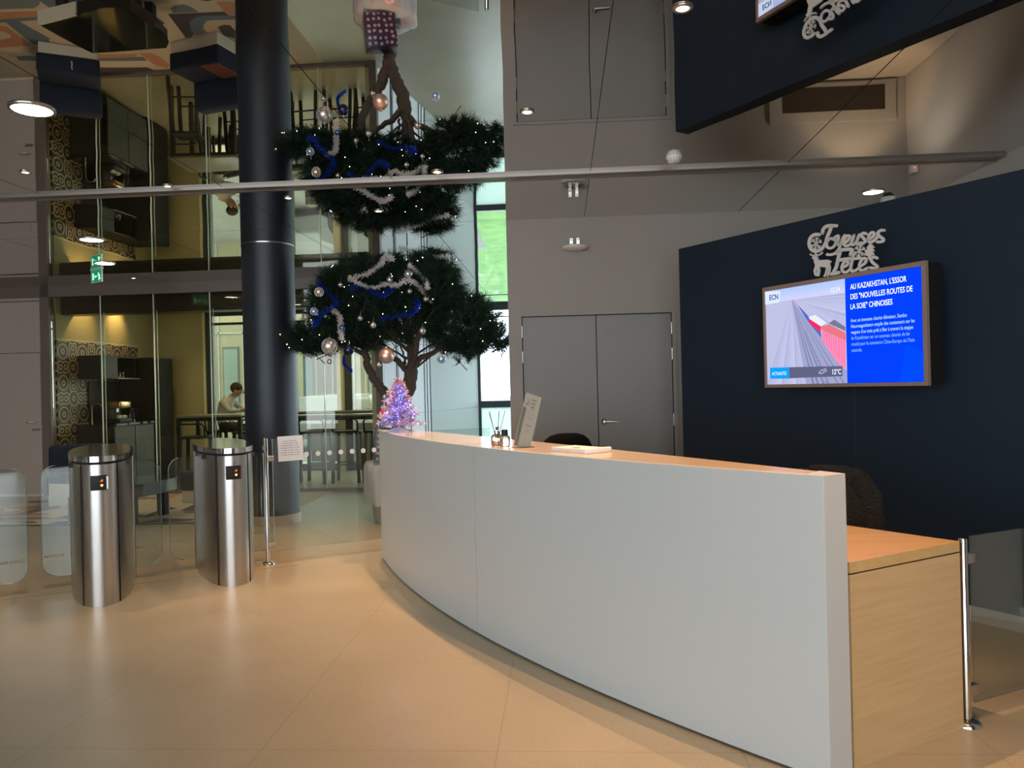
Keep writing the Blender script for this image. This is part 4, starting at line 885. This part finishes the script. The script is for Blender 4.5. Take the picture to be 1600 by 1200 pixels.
# ================================================================== THINGS ON THE DESK LEDGE
LZ = 1.063
tt = thing('small_christmas_tree', 'small flocked pinkish white tree with blue lights at the far end of the desk', 'christmas tree', (-.905, 6.10, LZ))
FLK = mat('flocked_branches', (.60, .44, .52), .85); vs, fs = [], []
for i in range(430):
    f = (i+.5)/430; z = .045+.375*f; r = (.150*(1-f)**.75*(1+.22*math.sin(f*38))+.004)*rn.uniform(.3, 1.08); a = i*2.4
    p = Vector((r*math.cos(a), r*math.sin(a), z)); up = (Vector((math.cos(a), math.sin(a), .35))).normalized(); e1_ = up.orthogonal().normalized(); e2_ = up.cross(e1_)
    for j in range(26):
        aa = rn.uniform(0, 2*PI); sp_ = rn.uniform(.2, 1.2); s = p+up*rn.uniform(-.02, .02); dd = up*math.cos(sp_)+(e1_*math.cos(aa)+e2_*math.sin(aa))*math.sin(sp_)
        n = dd.orthogonal().normalized()*.0022; tip = s+dd*rn.uniform(.012, .030)*(1-.45*f); o_ = len(vs); vs += [s-n, s+n, tip+n*.6, tip-n*.6]; fs.append((o_, o_+1, o_+2, o_+3))
me = bpy.data.meshes.new('foliage'); me.from_pydata(vs, [], fs); me.materials.append(FLK); fo = bpy.data.objects.new('foliage', me); C.objects.link(fo); fo.parent = tt
MB().tube([(0, 0, .02), (0, 0, .40)], [.012, .004], None, 8).build('trunk', mat('white_stem', (.7, .68, .68), .6), tt)
SBASE = mat('dotted_base_fabric', (.48, .48, .50), .7)
mb = MB(); mb.prism([(-.10, -.05), (.10, -.05), (.10, .05), (-.10, .05)], .0, .004); mb.add([(-.10, -.05, .004), (.10, -.05, .004), (.10, .05, .004), (-.10, .05, .004), (-.03, -.02, .034), (.03, -.02, .034), (.03, .02, .034), (-.03, .02, .034)], [(0, 1, 5, 4), (1, 2, 6, 5), (2, 3, 7, 6), (3, 0, 4, 7), (4, 5, 6, 7)])
mb.build('stand', SBASE, tt)
BLU = emis('tiny_blue_lamp', (.06, .08, 1), 14); WHL = emis('tiny_white_lamp', (.8, .85, 1), 4)
for i in range(46):
    f = (i+.5)/49; r = .15*(1-f)**.8+.005; a = -PI/2+rn.uniform(-1.3, 1.6)
    MB().ball((r*math.cos(a), r*math.sin(a), .06+.34*f), .0048, None, 5).build('lamp', BLU if i % 7 else WHL, tt)
light('small_tree_glow', 'POINT', (-.89, 5.90, LZ+.19), .9, (.12, .14, 1), size=.04)
for i, (x, y, z, r, k, lab) in enumerate(((.045, -.10, .27, .021, 's', 'silver grey bauble high on the small desk tree'), (-.035, -.13, .115, .022, 'b', 'slate blue bauble low in the middle of the small desk tree'), (-.125, -.06, .065, .022, 'b', 'slate blue bauble hanging off the left of the small desk tree'), (-.10, -.05, .275, .019, 's', 'silver bauble on the upper left of the small desk tree'))):
    t = thing('bauble', lab, 'bauble', (-.905+x, 6.10+y, LZ+z), 0, 'baubles on the small tree'); MB().ball((0, 0, 0), r, None, 14).build('ball', mat('slate_bauble', (.16, .24, .33), .3, metal=.5), t); MB().lathe([(.004, r*.97), (.004, r*1.15)], None, 10).build('cap', NICKEL, t)
t = thing('pink_snowman_ornament', 'pink ball ornament with a red ribbon on the left of the small tree', 'ornament', (-1.01, 6.0, LZ+.135)); MB().ball((0, 0, 0), .034, None, 14).build('ball', mat('pink_ball', (.75, .50, .48), .6), t); mb = MB(); mb.rbox(-.03, .03, -.036, -.028, .028, .036, .003); mb.rbox(-.012, .006, -.04, -.028, .012, .05, .003); mb.build('red_ribbon', mat('red_ribbon', (.5, .01, .01), .5), t)
for dx, dz in ((-.03, .30), (-.05, .245)):
    t = thing('wreath_ornament', 'tiny peach wreath ornament with red berries %s on the small tree' % ('near the top' if dz > .28 else 'below the topmost one'), 'ornament', (-.905+dx, 5.99, LZ+dz)); MB().tube([(.018*math.cos(k*PI/8), 0, .018*math.sin(k*PI/8)) for k in range(17)], .0055, None, 8).build('ring', mat('peach_ring', (.75, .5, .36), .7), t)
    for k in range(3): MB().ball((.018*math.cos(k*1.1-.9), -.006, .018*math.sin(k*1.1-.9)), .005, None, 6).build('berry', mat('berry_red', (.35, .01, .02), .4), t)
# reed diffuser, perfume box, leaflet display, papers
t = thing('reed_diffuser', 'glass reed diffuser bottle with thin sticks on the desk ledge', 'reed diffuser', (-.093, 4.40, LZ))
MB().lathe([(.032, 0), (.036, .008), (.036, .05), (.028, .062), (.012, .068), (.012, .085)], None, 28).build('bottle', glass('bottle_glass', (.95, .86, .78), .22, .9, .02), t)
MB().lathe([(.031, .004), (.031, .03)], None, 24).build('liquid', mat('amber_liquid', (.60, .40, .28), .2), t)
MB().lathe([(.014, .07), (.014, .088)], None, 18).build('neck_ring', CHROME, t)
for k in range(5):
    a = k*1.26; MB().tube([(.004*math.cos(a), .004*math.sin(a), .03), (.05*math.cos(a), .03*math.sin(a), .20-.01*(k % 2))], .0016, None, 5).build('reed', BLACKM, t)
t = thing('glass_jar', 'small faceted glass jar right of the reed diffuser', 'jar', (-.048, 4.33, LZ)); MB().lathe([(.026, 0), (.030, .006), (.030, .05), (.024, .06), (.018, .062)], None, 8).build('bowl', glass('jar_glass', (.9, .8, .72), .2, .9, .02), t); MB().lathe([(.018, .062), (.018, .092), (.016, .095)], None, 18).build('stopper', BLACKM, t)
t = thing('leaflet_display', 'tall slanted acrylic display with a printed notice on the ledge', 'display stand', (.045, 4.24, LZ), .52)
T_ = TR(rx=-.0) @ Matrix.Rotation(.30, 4, 'Y')
MB().box(-.052, .052, -.002, .002, 0.0, .30, T=T_).build('printed_sheet', mat('pinkish_sheet', (.72, .66, .64), .5), t)
mb = MB(); mb.box(-.056, .056, -.0055, -.0025, 0, .304, T=T_).box(-.056, .056, -.05, .05, 0, .003); mb.build('acrylic_holder', GL, t)
mb = MB()
for k, (z, w_, h_) in enumerate(((.27, .03, .008), (.25, .026, .008), (.23, .02, .010), (.215, .024, .003), (.19, .04, .002), (.17, .045, .002), (.16, .034, .002), (.125, .036, .005), (.10, .02, .002), (.092, .024, .002))):
    for j in range(4): mb.box(.01-w_/2+j*w_/4, .01-w_/2+(j+.75)*w_/4, -.0024, -.002, z-h_/2, z+h_/2, T=T_)
mb.build('print', mat('faint_print', (.25, .23, .23), .7), t)
mb = MB(); mb.ball((-.035, -.002, .25), .012, None, 8, 1.5, T_); mb.box(-.052, -.03, -.0023, -.002, .0, .22, T=T_); mb.build('print_picture', mat('print_green', (.25, .27, .24), .7), t)
t = thing('leaflet_stack', 'flat open folder of white leaflets lying on the desk ledge', 'papers', (.335, 3.885, LZ), -.95)
for k in range(5): MB().box(-.14+.003*k, .14-.002*k, -.08, .08, .001+.0042*k, .0045+.0042*k, T=TR(rz=.02*math.sin(k*2))).build('sheet', PAPER, t)
mb = MB(); mb.box(-.02, .02, -.05, -.025, .0217, .0222, T=TR(rz=.4)); mb.build('printed_mark', DARKG, t)
mb = MB(); mb.rbox(.12, .145, -.085, .085, .0, .026, .004); mb.build('folder_spine', PAPER, t)

# ================================================================== STAFF CHAIRS BEHIND THE DESK
def make_chair():
    t = thing('office_chair', 'x', 'chair')
    def pad(w_, d, h, T):
        bm = bmesh.new(); bmesh.ops.create_cube(bm, size=1); bmesh.ops.subdivide_edges(bm, edges=bm.edges[:], cuts=5, use_grid_fill=True)
        for v in bm.verts:
            c = v.co*2; n = Vector((c.x, c.y, c.z)); k = (abs(c.x)**3.2+abs(c.y)**3.2+abs(c.z)**3.2)**(1/3.2); n = c/k if k else c
            v.co = Vector((n.x*w_/2, n.y*d/2+(.05*n.x*n.x if h > d else 0), n.z*h/2))
        bm.verts.index_update(); q = MB(); q.add([v.co[:] for v in bm.verts], [tuple(v.index for v in f.verts) for f in bm.faces], None, True, T); bm.free(); return q
    pad(.48, .46, .09, TR(0, 0, .48)).build('seat', BLACKF, t)
    pad(.40, .07, .52, TR(0, .23, .80)).build('backrest', BLACKF, t)
    MB().tube([(0, .1, .42), (0, .29, .44), (0, .29, .62)], .018, None, 8).build('back_bar', BLACKM, t)
    MB().tube([(0, 0, .10), (0, 0, .44)], .025, None, 12).build('gas_lift', CHROME, t)
    for k in range(5):
        a = k*2*PI/5; L_ = MB(); L_.tube([(0, 0, .11), (.28*math.cos(a), .28*math.sin(a), .075)], [.024, .015], None, 8); lo = L_.build('leg', BLACKM, t)
        MB().lathe([(.027, -.012), (.027, .012)], None, 16, TR(.28*math.cos(a), .28*math.sin(a), .028, rx=PI/2, rz=a)).build('caster', BLACKM, lo)
    for s in (-1, 1): MB().tube([(s*.24, .08, .46), (s*.28, .08, .50), (s*.28, .08, .67), (s*.28, -.14, .68)], .014, None, 8).build('armrest', BLACKM, t)
    return t
ch = make_chair(); ch['label'] = 'black office chair with rounded back in front of the double door'; ch.location = (.41, 5.25, 0); ch.rotation_euler = (0, 0, .10)
o = MB().ball((0, 0, 0), .045, None, 12, 1.1).build('chair_cap', mat('grey_knit', (.10, .10, .105), .95)); o.location = (.42, 5.27, 1.045); o.parent = None; bpy.data.objects.remove(o)
c2 = dup(ch, (1.50, 3.98, 0), -1.05, 'office chair with a dark fleece jacket hung over its back, beside the oak desk'); c2.scale = (.87, .87, .87)
JAC = knit_mat('dark_fleece', (.014, .012, .009), (.036, .031, .023), 130)
bm = bmesh.new(); bmesh.ops.create_cube(bm, size=1); bmesh.ops.subdivide_edges(bm, edges=bm.edges[:], cuts=9, use_grid_fill=True)
for v in bm.verts:
    c = v.co*2; k = (abs(c.x)**4+abs(c.y)**4+abs(c.z)**4)**(1/4); n = c/k
    wz = 1-.10*max(0, n.z)**3; v.co = Vector((n.x*.225*wz+.010*math.sin(n.z*7), n.y*.075+.05*n.x*n.x+.012*noise.noise(Vector((n.x*3, n.y*3, n.z*4)))*2, n.z*.30))
bm.verts.index_update(); jb = MB(); jb.add([v.co[:] for v in bm.verts], [tuple(v.index for v in f.verts) for f in bm.faces], None, True); bm.free()
jk = thing('fleece_jacket', 'dark brown fleece jacket hung over the chair back by the oak desk', 'jacket', (1.50, 3.98, 0), -1.05)
o = jb.build('body', JAC, jk); o.location = (0, .215, .64)
for s in (-1, 1):
    MB().tube([(s*.165, .215, .885), (s*.215, .235, .80), (s*.235, .245, .60), (s*.225, .24, .44)], [.05, .055, .05, .042], None, 12).build('sleeve', JAC, jk)
MB().tube([(.12*math.cos(a), .215+.045*math.sin(a), .918) for a in [k*PI/8 for k in range(17)]], .018, None, 8).build('collar', JAC, jk)

# ================================================================== LOUNGE FURNITURE ON THE CARPET
def sofa(label, loc, rz, wdt, dep, mark=False, seatmat=None):
    t = thing('lounge_seat', label, 'sofa', loc, rz, 'navy upholstered lounge seats')
    MB().box(0.02, wdt-.02, .02, dep-.02, 0.012, .16).build('plinth', PLINTH, t, .003)
    MB().rbox(0, wdt, 0, dep, .16, .41, .03).build('seat', NAVYF, t)
    MB().rbox(0, wdt, dep-.20, dep, .40, .76, .045).build('backrest', NAVYF, t)
    if mark:
        mb = MB(); mb.tube([(wdt*.55, -.002, .24), (wdt*.56, -.002, .28), (wdt*.55, -.002, .33)], .006, None, 6); mb.ball((wdt*.56, -.002, .345), .009, None, 6); mb.build('embroidered_mark', WHITEP, t)
    return t
sofa('navy armless lounge seat with a small white mark, left of the coffee table', (-5.93, 9.73, 0), math.radians(27), .72, .62, True)
s2 = sofa('navy lounge seat with a rust coloured side, right of the coffee table', (-4.32, 9.90, 0), math.radians(-20), .78, .62)
MB().rbox(.50, .775, .005, .42, .405, .43, .012).build('seat_pad', mat('rust_fabric', (.13, .035, .02), .9), s2)
t = thing('coffee_table', 'low coffee table with black gloss top and cream front left corner', 'coffee table', (0, 0, 0))
tp = [(-5.114, 8.451), (-4.25, 8.17), (-4.08, 8.16), (-3.98, 8.24), (-3.90, 8.62), (-3.90, 8.95), (-4.0, 9.10), (-4.92, 9.19)]
MB().prism(tp, .425, .45).build('top', GLOSSB, t, .003)
MB().prism([((x+4.5)*.985-4.5, (y-8.65)*.98+8.65) for x, y in tp], .31, .425).build('box', GLOSSB, t)
MB().prism([(-5.12, 8.445), (-4.60, 8.277), (-4.59, 8.30), (-5.10, 8.47)], .31, .4505).build('cream_front', mat('cream_laminate', (.62, .52, .36), .4), t)
for x, y in ((-4.9, 8.55), (-4.15, 8.32), (-4.1, 8.95), (-4.8, 9.05)): MB().rbox(x-.05, x+.05, y-.05, y+.05, .0085, .31, .01).build('leg', BLACKM, t)
# ================================================================== PANTRY BEHIND THE GLASS
def grid_thing(name, label, cat, a, b, z=0, rz=0, group=None): p = W(a, b); return thing(name, label, cat, (p.x, p.y, z), RZ+rz, group)
def high_table(label, a, b, L_, D_, h, leg=.055):
    t = grid_thing('high_table', label, 'table', a, b)
    MB().rbox(0, L_, 0, D_, h-.035, h, .006).build('table_top', mat('grey_table_top', (.16, .15, .13), .3), t)
    for x in (0.02, L_-leg-.02):
        for y in (.02, D_-leg-.02): MB().box(x, x+leg, y, y+leg, 0, h-.035).build('leg', BLACKM, t)
    MB().box(.02, L_-.02, .03, .06, h-.085, h-.035).build('apron', BLACKM, t)
    return t
def make_stool(h=.78):
    t = thing('bar_stool', 'x', 'stool')
    MB().rbox(-.20, .20, -.18, .18, h-.035, h, .014).build('seat', BLACKM, t)
    MB().tube([(-.19, .17, h-.02), (-.19, .19, h+.14), (-.15, .20, h+.18), (.15, .20, h+.18), (.19, .19, h+.14), (.19, .17, h-.02)], .014, None, 8).build('low_back', BLACKM, t)
    for x in (-1, 1):
        for y in (-1, 1): MB().tube([(x*.165, y*.15, h-.03), (x*.20, y*.19, 0)], .032, None, 4).build('leg', BLACKM, t)
    for y in (-1, 1): MB().tube([(-.185, y*.175, .28), (.185, y*.175, .28)], .011, None, 8).build('footrest', BLACKM, t)
    return t
high_table('high dark table behind the glass with the seated man beyond it', -5.72, 11.0, 1.02, .70, 1.085)
st = make_stool(.79); st.location = W(-5.35, 10.90, 0); st.rotation_euler = (0, 0, RZ+PI+.1); st['label'] = 'dark bar stool in front of the high table nearest the wallpaper'
G1 = 'dark bar stools at the high tables'; st['group'] = G1
dup(st, W(-5.0, 11.95), RZ, 'dark bar stool on the far side of the same high table', G1)
high_table('long high dark table behind the glass right of the pillar', -4.45, 12.0, 2.1, .55, 1.02)
for k, x in enumerate((-4.30, -3.80, -3.30, -2.80)):
    dup(st, W(x, 11.62), RZ+PI+.06*(-1)**k, ['first dark bar stool right of the pillar', 'second dark bar stool right of the pillar', 'third dark bar stool right of the pillar', 'fourth dark bar stool, next to the pine pot'][k], G1)
high_table('narrow high bench along the pantry window', -6.05, 12.86, 3.55, .34, 1.06, .04)
ms = dup(st, W(-5.70, 12.52), RZ+PI/2, 'dark bar stool carrying the man at the window', G1)
# kitchenette
k_ = grid_thing('kitchen_counter', 'dark kitchen counter with grey green doors against the patterned wall', 'kitchen counter', -7.235, 11.02)
MB().box(0, .56, 0, 1.12, .06, .95).build('cabinet_body', BLACKM, k_); MB().box(0, .58, -.01, 1.12, .95, .985).build('worktop', GLOSSB, k_)
MB().box(.0, .015, .30, 1.12, .985, 1.64).build('back_panel', BLACKM, k_)
KG = mat('grey_green_door', (.045, .046, .036), .5)
for y in (.02, .575): MB().box(.56, .578, y, y+.535, .08, .93).build('door', KG, k_)
k2 = grid_thing('tall_cabinet', 'tall black cabinet beside the kitchen counter', 'cabinet', -7.235, 12.17); MB().box(0, .56, 0, .62, 0, 2.02).build('body', BLACKM, k2); MB().box(.56, .577, .01, .61, .05, 2.0).build('door', mat('near_black_door', (.016, .015, .012), .75, spec=.15), k2)
k3 = grid_thing('wall_cabinet', 'black wall cabinet with an open glass shelf on the patterned wall', 'cabinet', -7.235, 11.10); MB().box(0, .35, 0, .42, 1.67, 2.02).build('door', BLACKM, k3)
mb = MB(); mb.box(0, .35, .42, 1.06, 1.67, 1.69).box(0, .35, .42, 1.06, 2.0, 2.02).box(0, .02, .42, 1.06, 1.69, 2.0).box(0, .35, .9, .92, 1.69, 2.0).box(.33, .35, .42, .43, 1.69, 2.0); mb.build('shelf', BLACKM, k3)
MB().box(.345, .352, .42, 1.06, 1.668, 1.676).build('shelf_edge', mat('pale_edge', (.45, .45, .38), .4), k3)
for i in range(6):
    p = W(-7.0+.03*(i % 2), 11.56+.05*i); t = thing('drinking_glass', 'small drinking glass in a row on the open wall shelf', 'glass', (p.x, p.y, 1.69), 0, 'drinking glasses on the shelf'); MB().lathe([(.022, 0), (.028, .09), (.026, .09), (.02, .006)], None, 14).build('cup', glass('tumbler%d' % i, (.8, .82, .75), .25, .9, .1), t)
t = grid_thing('coffee_machine', 'black coffee machine with gold front on the pantry counter', 'coffee machine', -7.1, 11.42, .988)
MB().rbox(0, .30, 0, .34, 0, .06, .01).build('base', BLACKM, t); MB().rbox(0, .12, 0, .34, .05, .32, .02).build('body', BLACKM, t); mb = MB(); mb.rbox(.05, .30, .02, .32, .22, .33, .02); mb.build('head', mat('gold_reflective', (.45, .28, .16), .2, metal=.8), t); MB().lathe([(.02, .16), (.02, .22)], None, 12, TR(.2, .1, 0)).build('spout', CHROME, t)
for y, lab in ((11.50, 'white cup left under the coffee machine'), (11.62, 'white cup right under the coffee machine')):
    p = W(-6.86, y); t = thing('cup', lab, 'cup', (p.x, p.y, 1.045)); MB().lathe([(.02, 0), (.034, .02), (.036, .055), (.033, .055), (.02, .01)], None, 16).build('bowl', WHITEP, t); MB().tube([(.034, 0, .015), (.055, 0, .02), (.056, 0, .04), (.035, 0, .048)], .004, None, 6).build('handle', WHITEP, t)
t = grid_thing('kettle', 'dark glass kettle on a chrome base on the pantry counter', 'kettle', -6.95, 11.97, .992); MB().lathe([(.075, 0), (.078, .02)], None, 20).build('base', CHROME, t); MB().lathe([(.07, .02), (.075, .08), (.05, .2), (.045, .21)], None, 20).build('jug', GLOSSB, t); MB().tube([(.05, 0, .19), (.11, 0, .18), (.11, 0, .07), (.075, 0, .05)], .009, None, 8).build('handle', BLACKM, t)
t = grid_thing('wash_basin_tap', 'slim dark tap over the pantry sink', 'tap', -7.12, 11.22, .985); MB().tube([(0, 0, 0), (0, 0, .26), (.03, 0, .31), (.12, 0, .31), (.15, 0, .27)], .011, None, 8).build('spout', NICKEL, t)
# pantry fire-free wall items: track with pendant shown in the mirror
# ------------------------------------------------------------------ the seated man
man = thing('person', 'man in a pale shirt leaning on the window bench with his hand at his mouth', 'person', W(-5.70, 12.52, 0), RZ)
V_ = []; E_ = []; R_ = []
def J(p, r, par=None):
    V_.append(p); R_.append(r); i = len(V_)-1
    if par is not None: E_.append((par, i))
    return i
pel = J((0, -.03, .86), .135); ab_ = J((.02, -.02, 1.0), .125, pel); chs = J((.07, 0, 1.16), .13, ab_); ch2 = J((.12, 0, 1.27), .11, chs); nk = J((.20, 0, 1.34), .052, ch2); hd0 = J((.255, 0, 1.385), .060, nk); hd = J((.30, 0, 1.43), .086, hd0); hd2 = J((.295, 0, 1.485), .078, hd)
for s in (-1, 1):
    sh = J((.12, s*.17, 1.26), .062, ch2)
    el = J((.25 if s < 0 else .28, s*.24, 1.105), .042, sh); wr = J((.44, s*.12, 1.12 if s < 0 else 1.11), .028, el)
    hn = J((.49, s*.085, 1.135), .032, wr); hn2 = J((.53, s*.07, 1.14), .028, hn)
    for f in range(4):
        q = J((.545, s*.07+(f-1.5)*.017, 1.155-.004*f), .0095, hn2); q = J((.555, s*.07+(f-1.5)*.016-.005*s, 1.18), .0085, q); J((.54, s*.07+(f-1.5)*.015-.008*s, 1.195), .0075, q)
    q = J((.505, s*.045, 1.16), .011, hn); J((.525, s*.035, 1.18), .009, q)
    hp = J((.05, s*.095, .855), .10, pel); kn = J((.44, s*.13, .80), .068, hp); an = J((.36, s*.13, .40), .042, kn); he = J((.34, s*.13, .33), .038, an); J((.48, s*.14, .305), .03, he)
me = bpy.data.meshes.new('body'); me.from_pydata(V_, E_, []); bo = bpy.data.objects.new('body', me); C.objects.link(bo)
sk = bo.modifiers.new('skin', 'SKIN'); sk.use_smooth_shade = True
for i, r in enumerate(R_): me.skin_vertices[0].data[i].radius = (r, r); me.skin_vertices[0].data[i].use_root = (i == 0)
ss = bo.modifiers.new('sub', 'SUBSURF'); ss.levels = 2; ss.render_levels = 2
dg = bpy.context.evaluated_depsgraph_get(); m2 = bpy.data.meshes.new_from_object(bo.evaluated_get(dg)); bpy.data.objects.remove(bo)
for q in (mat('skin_tone', (.42, .26, .19), .6), mat('pale_shirt', (.52, .51, .50), .9), mat('dark_trousers', (.03, .03, .035), .9), BLACKM): m2.materials.append(q)
for p in m2.polygons:
    c = p.center; p.use_smooth = True
    p.material_index = 3 if c.z < .36 else 2 if (c.z < .93 and not (c.x > .2 and c.z > 1)) else 0 if (c.z > 1.345 or c.x > .40) else 1
bo = bpy.data.objects.new('body', m2); C.objects.link(bo); bo.parent = man
mb = MB(); mb.ball((.272, 0, 1.492), .100, None, 12, .95); mb.build('hair', mat('short_dark_hair', (.045, .035, .028), .9), man)
mb = MB(); mb.ball((.392, 0, 1.412), .016, None, 8, 1.6); mb.ball((.29, .094, 1.48), .02, None, 6, 1.6) if False else None
mb.build('nose', mat('skin_tone', (0, 0, 0)), man)
for s in (-1, 1):
    MB().ball((.292, s*.090, 1.43), .022, None, 8, 1.5).build('ear', MATS['skin_tone'], man); MB().ball((.376, s*.032, 1.445), .010, None, 6).build('eye', BLACKM, man)
MB().rbox(.366, .378, -.025, .025, 1.368, 1.377, .003).build('mouth', mat('lip_tone', (.3, .13, .11), .6), man)
MB().tube([(.13+.07*math.cos(a), .075*math.sin(a), 1.335) for a in [k*PI/8 for k in range(17)]], .016, None, 8).build('shirt_collar', MATS['pale_shirt'], man)

# ================================================================== OUTSIDE
struct('ground_outside', MB().box(-60, .6, 15.05, 42, -.5, -.15), grass_mat())
struct('ground_outside', MB().box(.6, 40, 15.05, 42, -.5, -.15).box(4.75, 40, -6, 15.05, -.5, -.15), mat('unseen_bounce_paving', (.30, .30, .30), .9))  # unseen grey ground put in to avoid green bounce from the lawn
struct('street_outside', MB().box(-40, -2.4, 13.5, 26, -.3, -.14).box(-40, -7.5, 26, 60, -.3, -.14).box(-60, 60, 42, 120, -.5, -.15), mat('pale_paving', (.10, .10, .09), .9))
def building(label, x0, x1, y, h, base, band, nwin, glassy):
    t = thing('building', label, 'building', (x0, y, -.15), 0)
    MB().box(0, x1-x0, 0, 4, 0, h).build('wall', base, t)
    mb = MB(); n = nwin
    for k in range(n+1): mb.box((x1-x0)*k/n-.02, (x1-x0)*k/n+.02, -.03, 0, 0, h)
    mb.box(0, x1-x0, -.03, 0, 3.4, 3.45); mb.build('panel_joint', mat('panel_joint_grey', (.20, .21, .19), .7), t)
    for k in range(n):
        if k % 2 == 0 or glassy:
            f = MB(); f.box((x1-x0)*(k+.18)/n, (x1-x0)*(k+.82)/n, -.05, .0, .9, 3.0); fo = f.build('window', ANTH, t); g = MB(); g.box((x1-x0)*(k+.22)/n, (x1-x0)*(k+.78)/n, -.06, -.05, .98, 2.92); g.build('pane', band, fo)
    return t
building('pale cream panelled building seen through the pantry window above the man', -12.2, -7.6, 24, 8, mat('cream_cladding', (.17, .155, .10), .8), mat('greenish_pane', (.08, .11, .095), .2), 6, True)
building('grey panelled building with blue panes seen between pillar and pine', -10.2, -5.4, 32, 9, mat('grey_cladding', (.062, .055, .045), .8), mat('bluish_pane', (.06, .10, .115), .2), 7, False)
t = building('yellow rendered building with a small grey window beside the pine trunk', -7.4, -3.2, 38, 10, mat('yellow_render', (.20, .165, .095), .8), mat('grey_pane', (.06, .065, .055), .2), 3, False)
MB().box(0, 4.2, -.5, -.2, 0, 1.9).build('garden_wall', mat('ochre_wall', (.30, .20, .08), .9), t); MB().box(0, 4.2, -.55, -.15, 1.9, 2.05).build('wall_coping', mat('terracotta', (.22, .09, .05), .8), t)
def car(label, x, y, rz):
    t = thing('car', label, 'car', (x, y, -.14), rz, 'white cars parked outside')
    prof = [(-2.1, .35), (-2.15, .75), (-1.9, .92), (-1.2, .98), (-.7, 1.38), (.6, 1.42), (1.25, 1.0), (2.0, .85), (2.15, .6), (2.1, .35)]
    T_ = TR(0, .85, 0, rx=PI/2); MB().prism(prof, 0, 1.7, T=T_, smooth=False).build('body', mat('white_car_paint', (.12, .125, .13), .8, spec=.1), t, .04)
    MB().prism([(-1.1, .98), (-.66, 1.32), (.56, 1.35), (1.1, 1.0)], -.005, 1.705, T=T_).build('side_window', GLOSSB, t)
    for x_ in (-1.35, 1.35):
        for s in (-.78, .78): MB().lathe([(.32, -.1), (.32, .1)], None, 20, TR(x_, s, .32, rx=PI/2)).build('wheel', BLACKM, t)
    for s in (-.6, .6): MB().rbox(2.08, 2.17, s-.16, s+.16, .62, .74, .02).build('headlight', GLOSSB, t)
    return t
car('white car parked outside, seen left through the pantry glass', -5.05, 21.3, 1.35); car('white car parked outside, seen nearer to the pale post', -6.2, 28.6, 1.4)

t = grid_thing('garden_wall', 'low brown block wall outside the pantry window below the parked cars', 'wall', -5.1, 15.3, -.14)
MB().box(0, 2.0, 0, .25, 0, .88).build('block_wall', mat('brown_blocks', (.06, .048, .03), .9), t)
mb = MB()
for j in range(5): mb.box(0, 2.0, -.004, 0, .16*j+.1, .16*j+.108)
for i in range(7): mb.box(.3*i, .3*i+.008, -.004, 0, 0, .88)
mb.build('block_joints', DARKG, t)
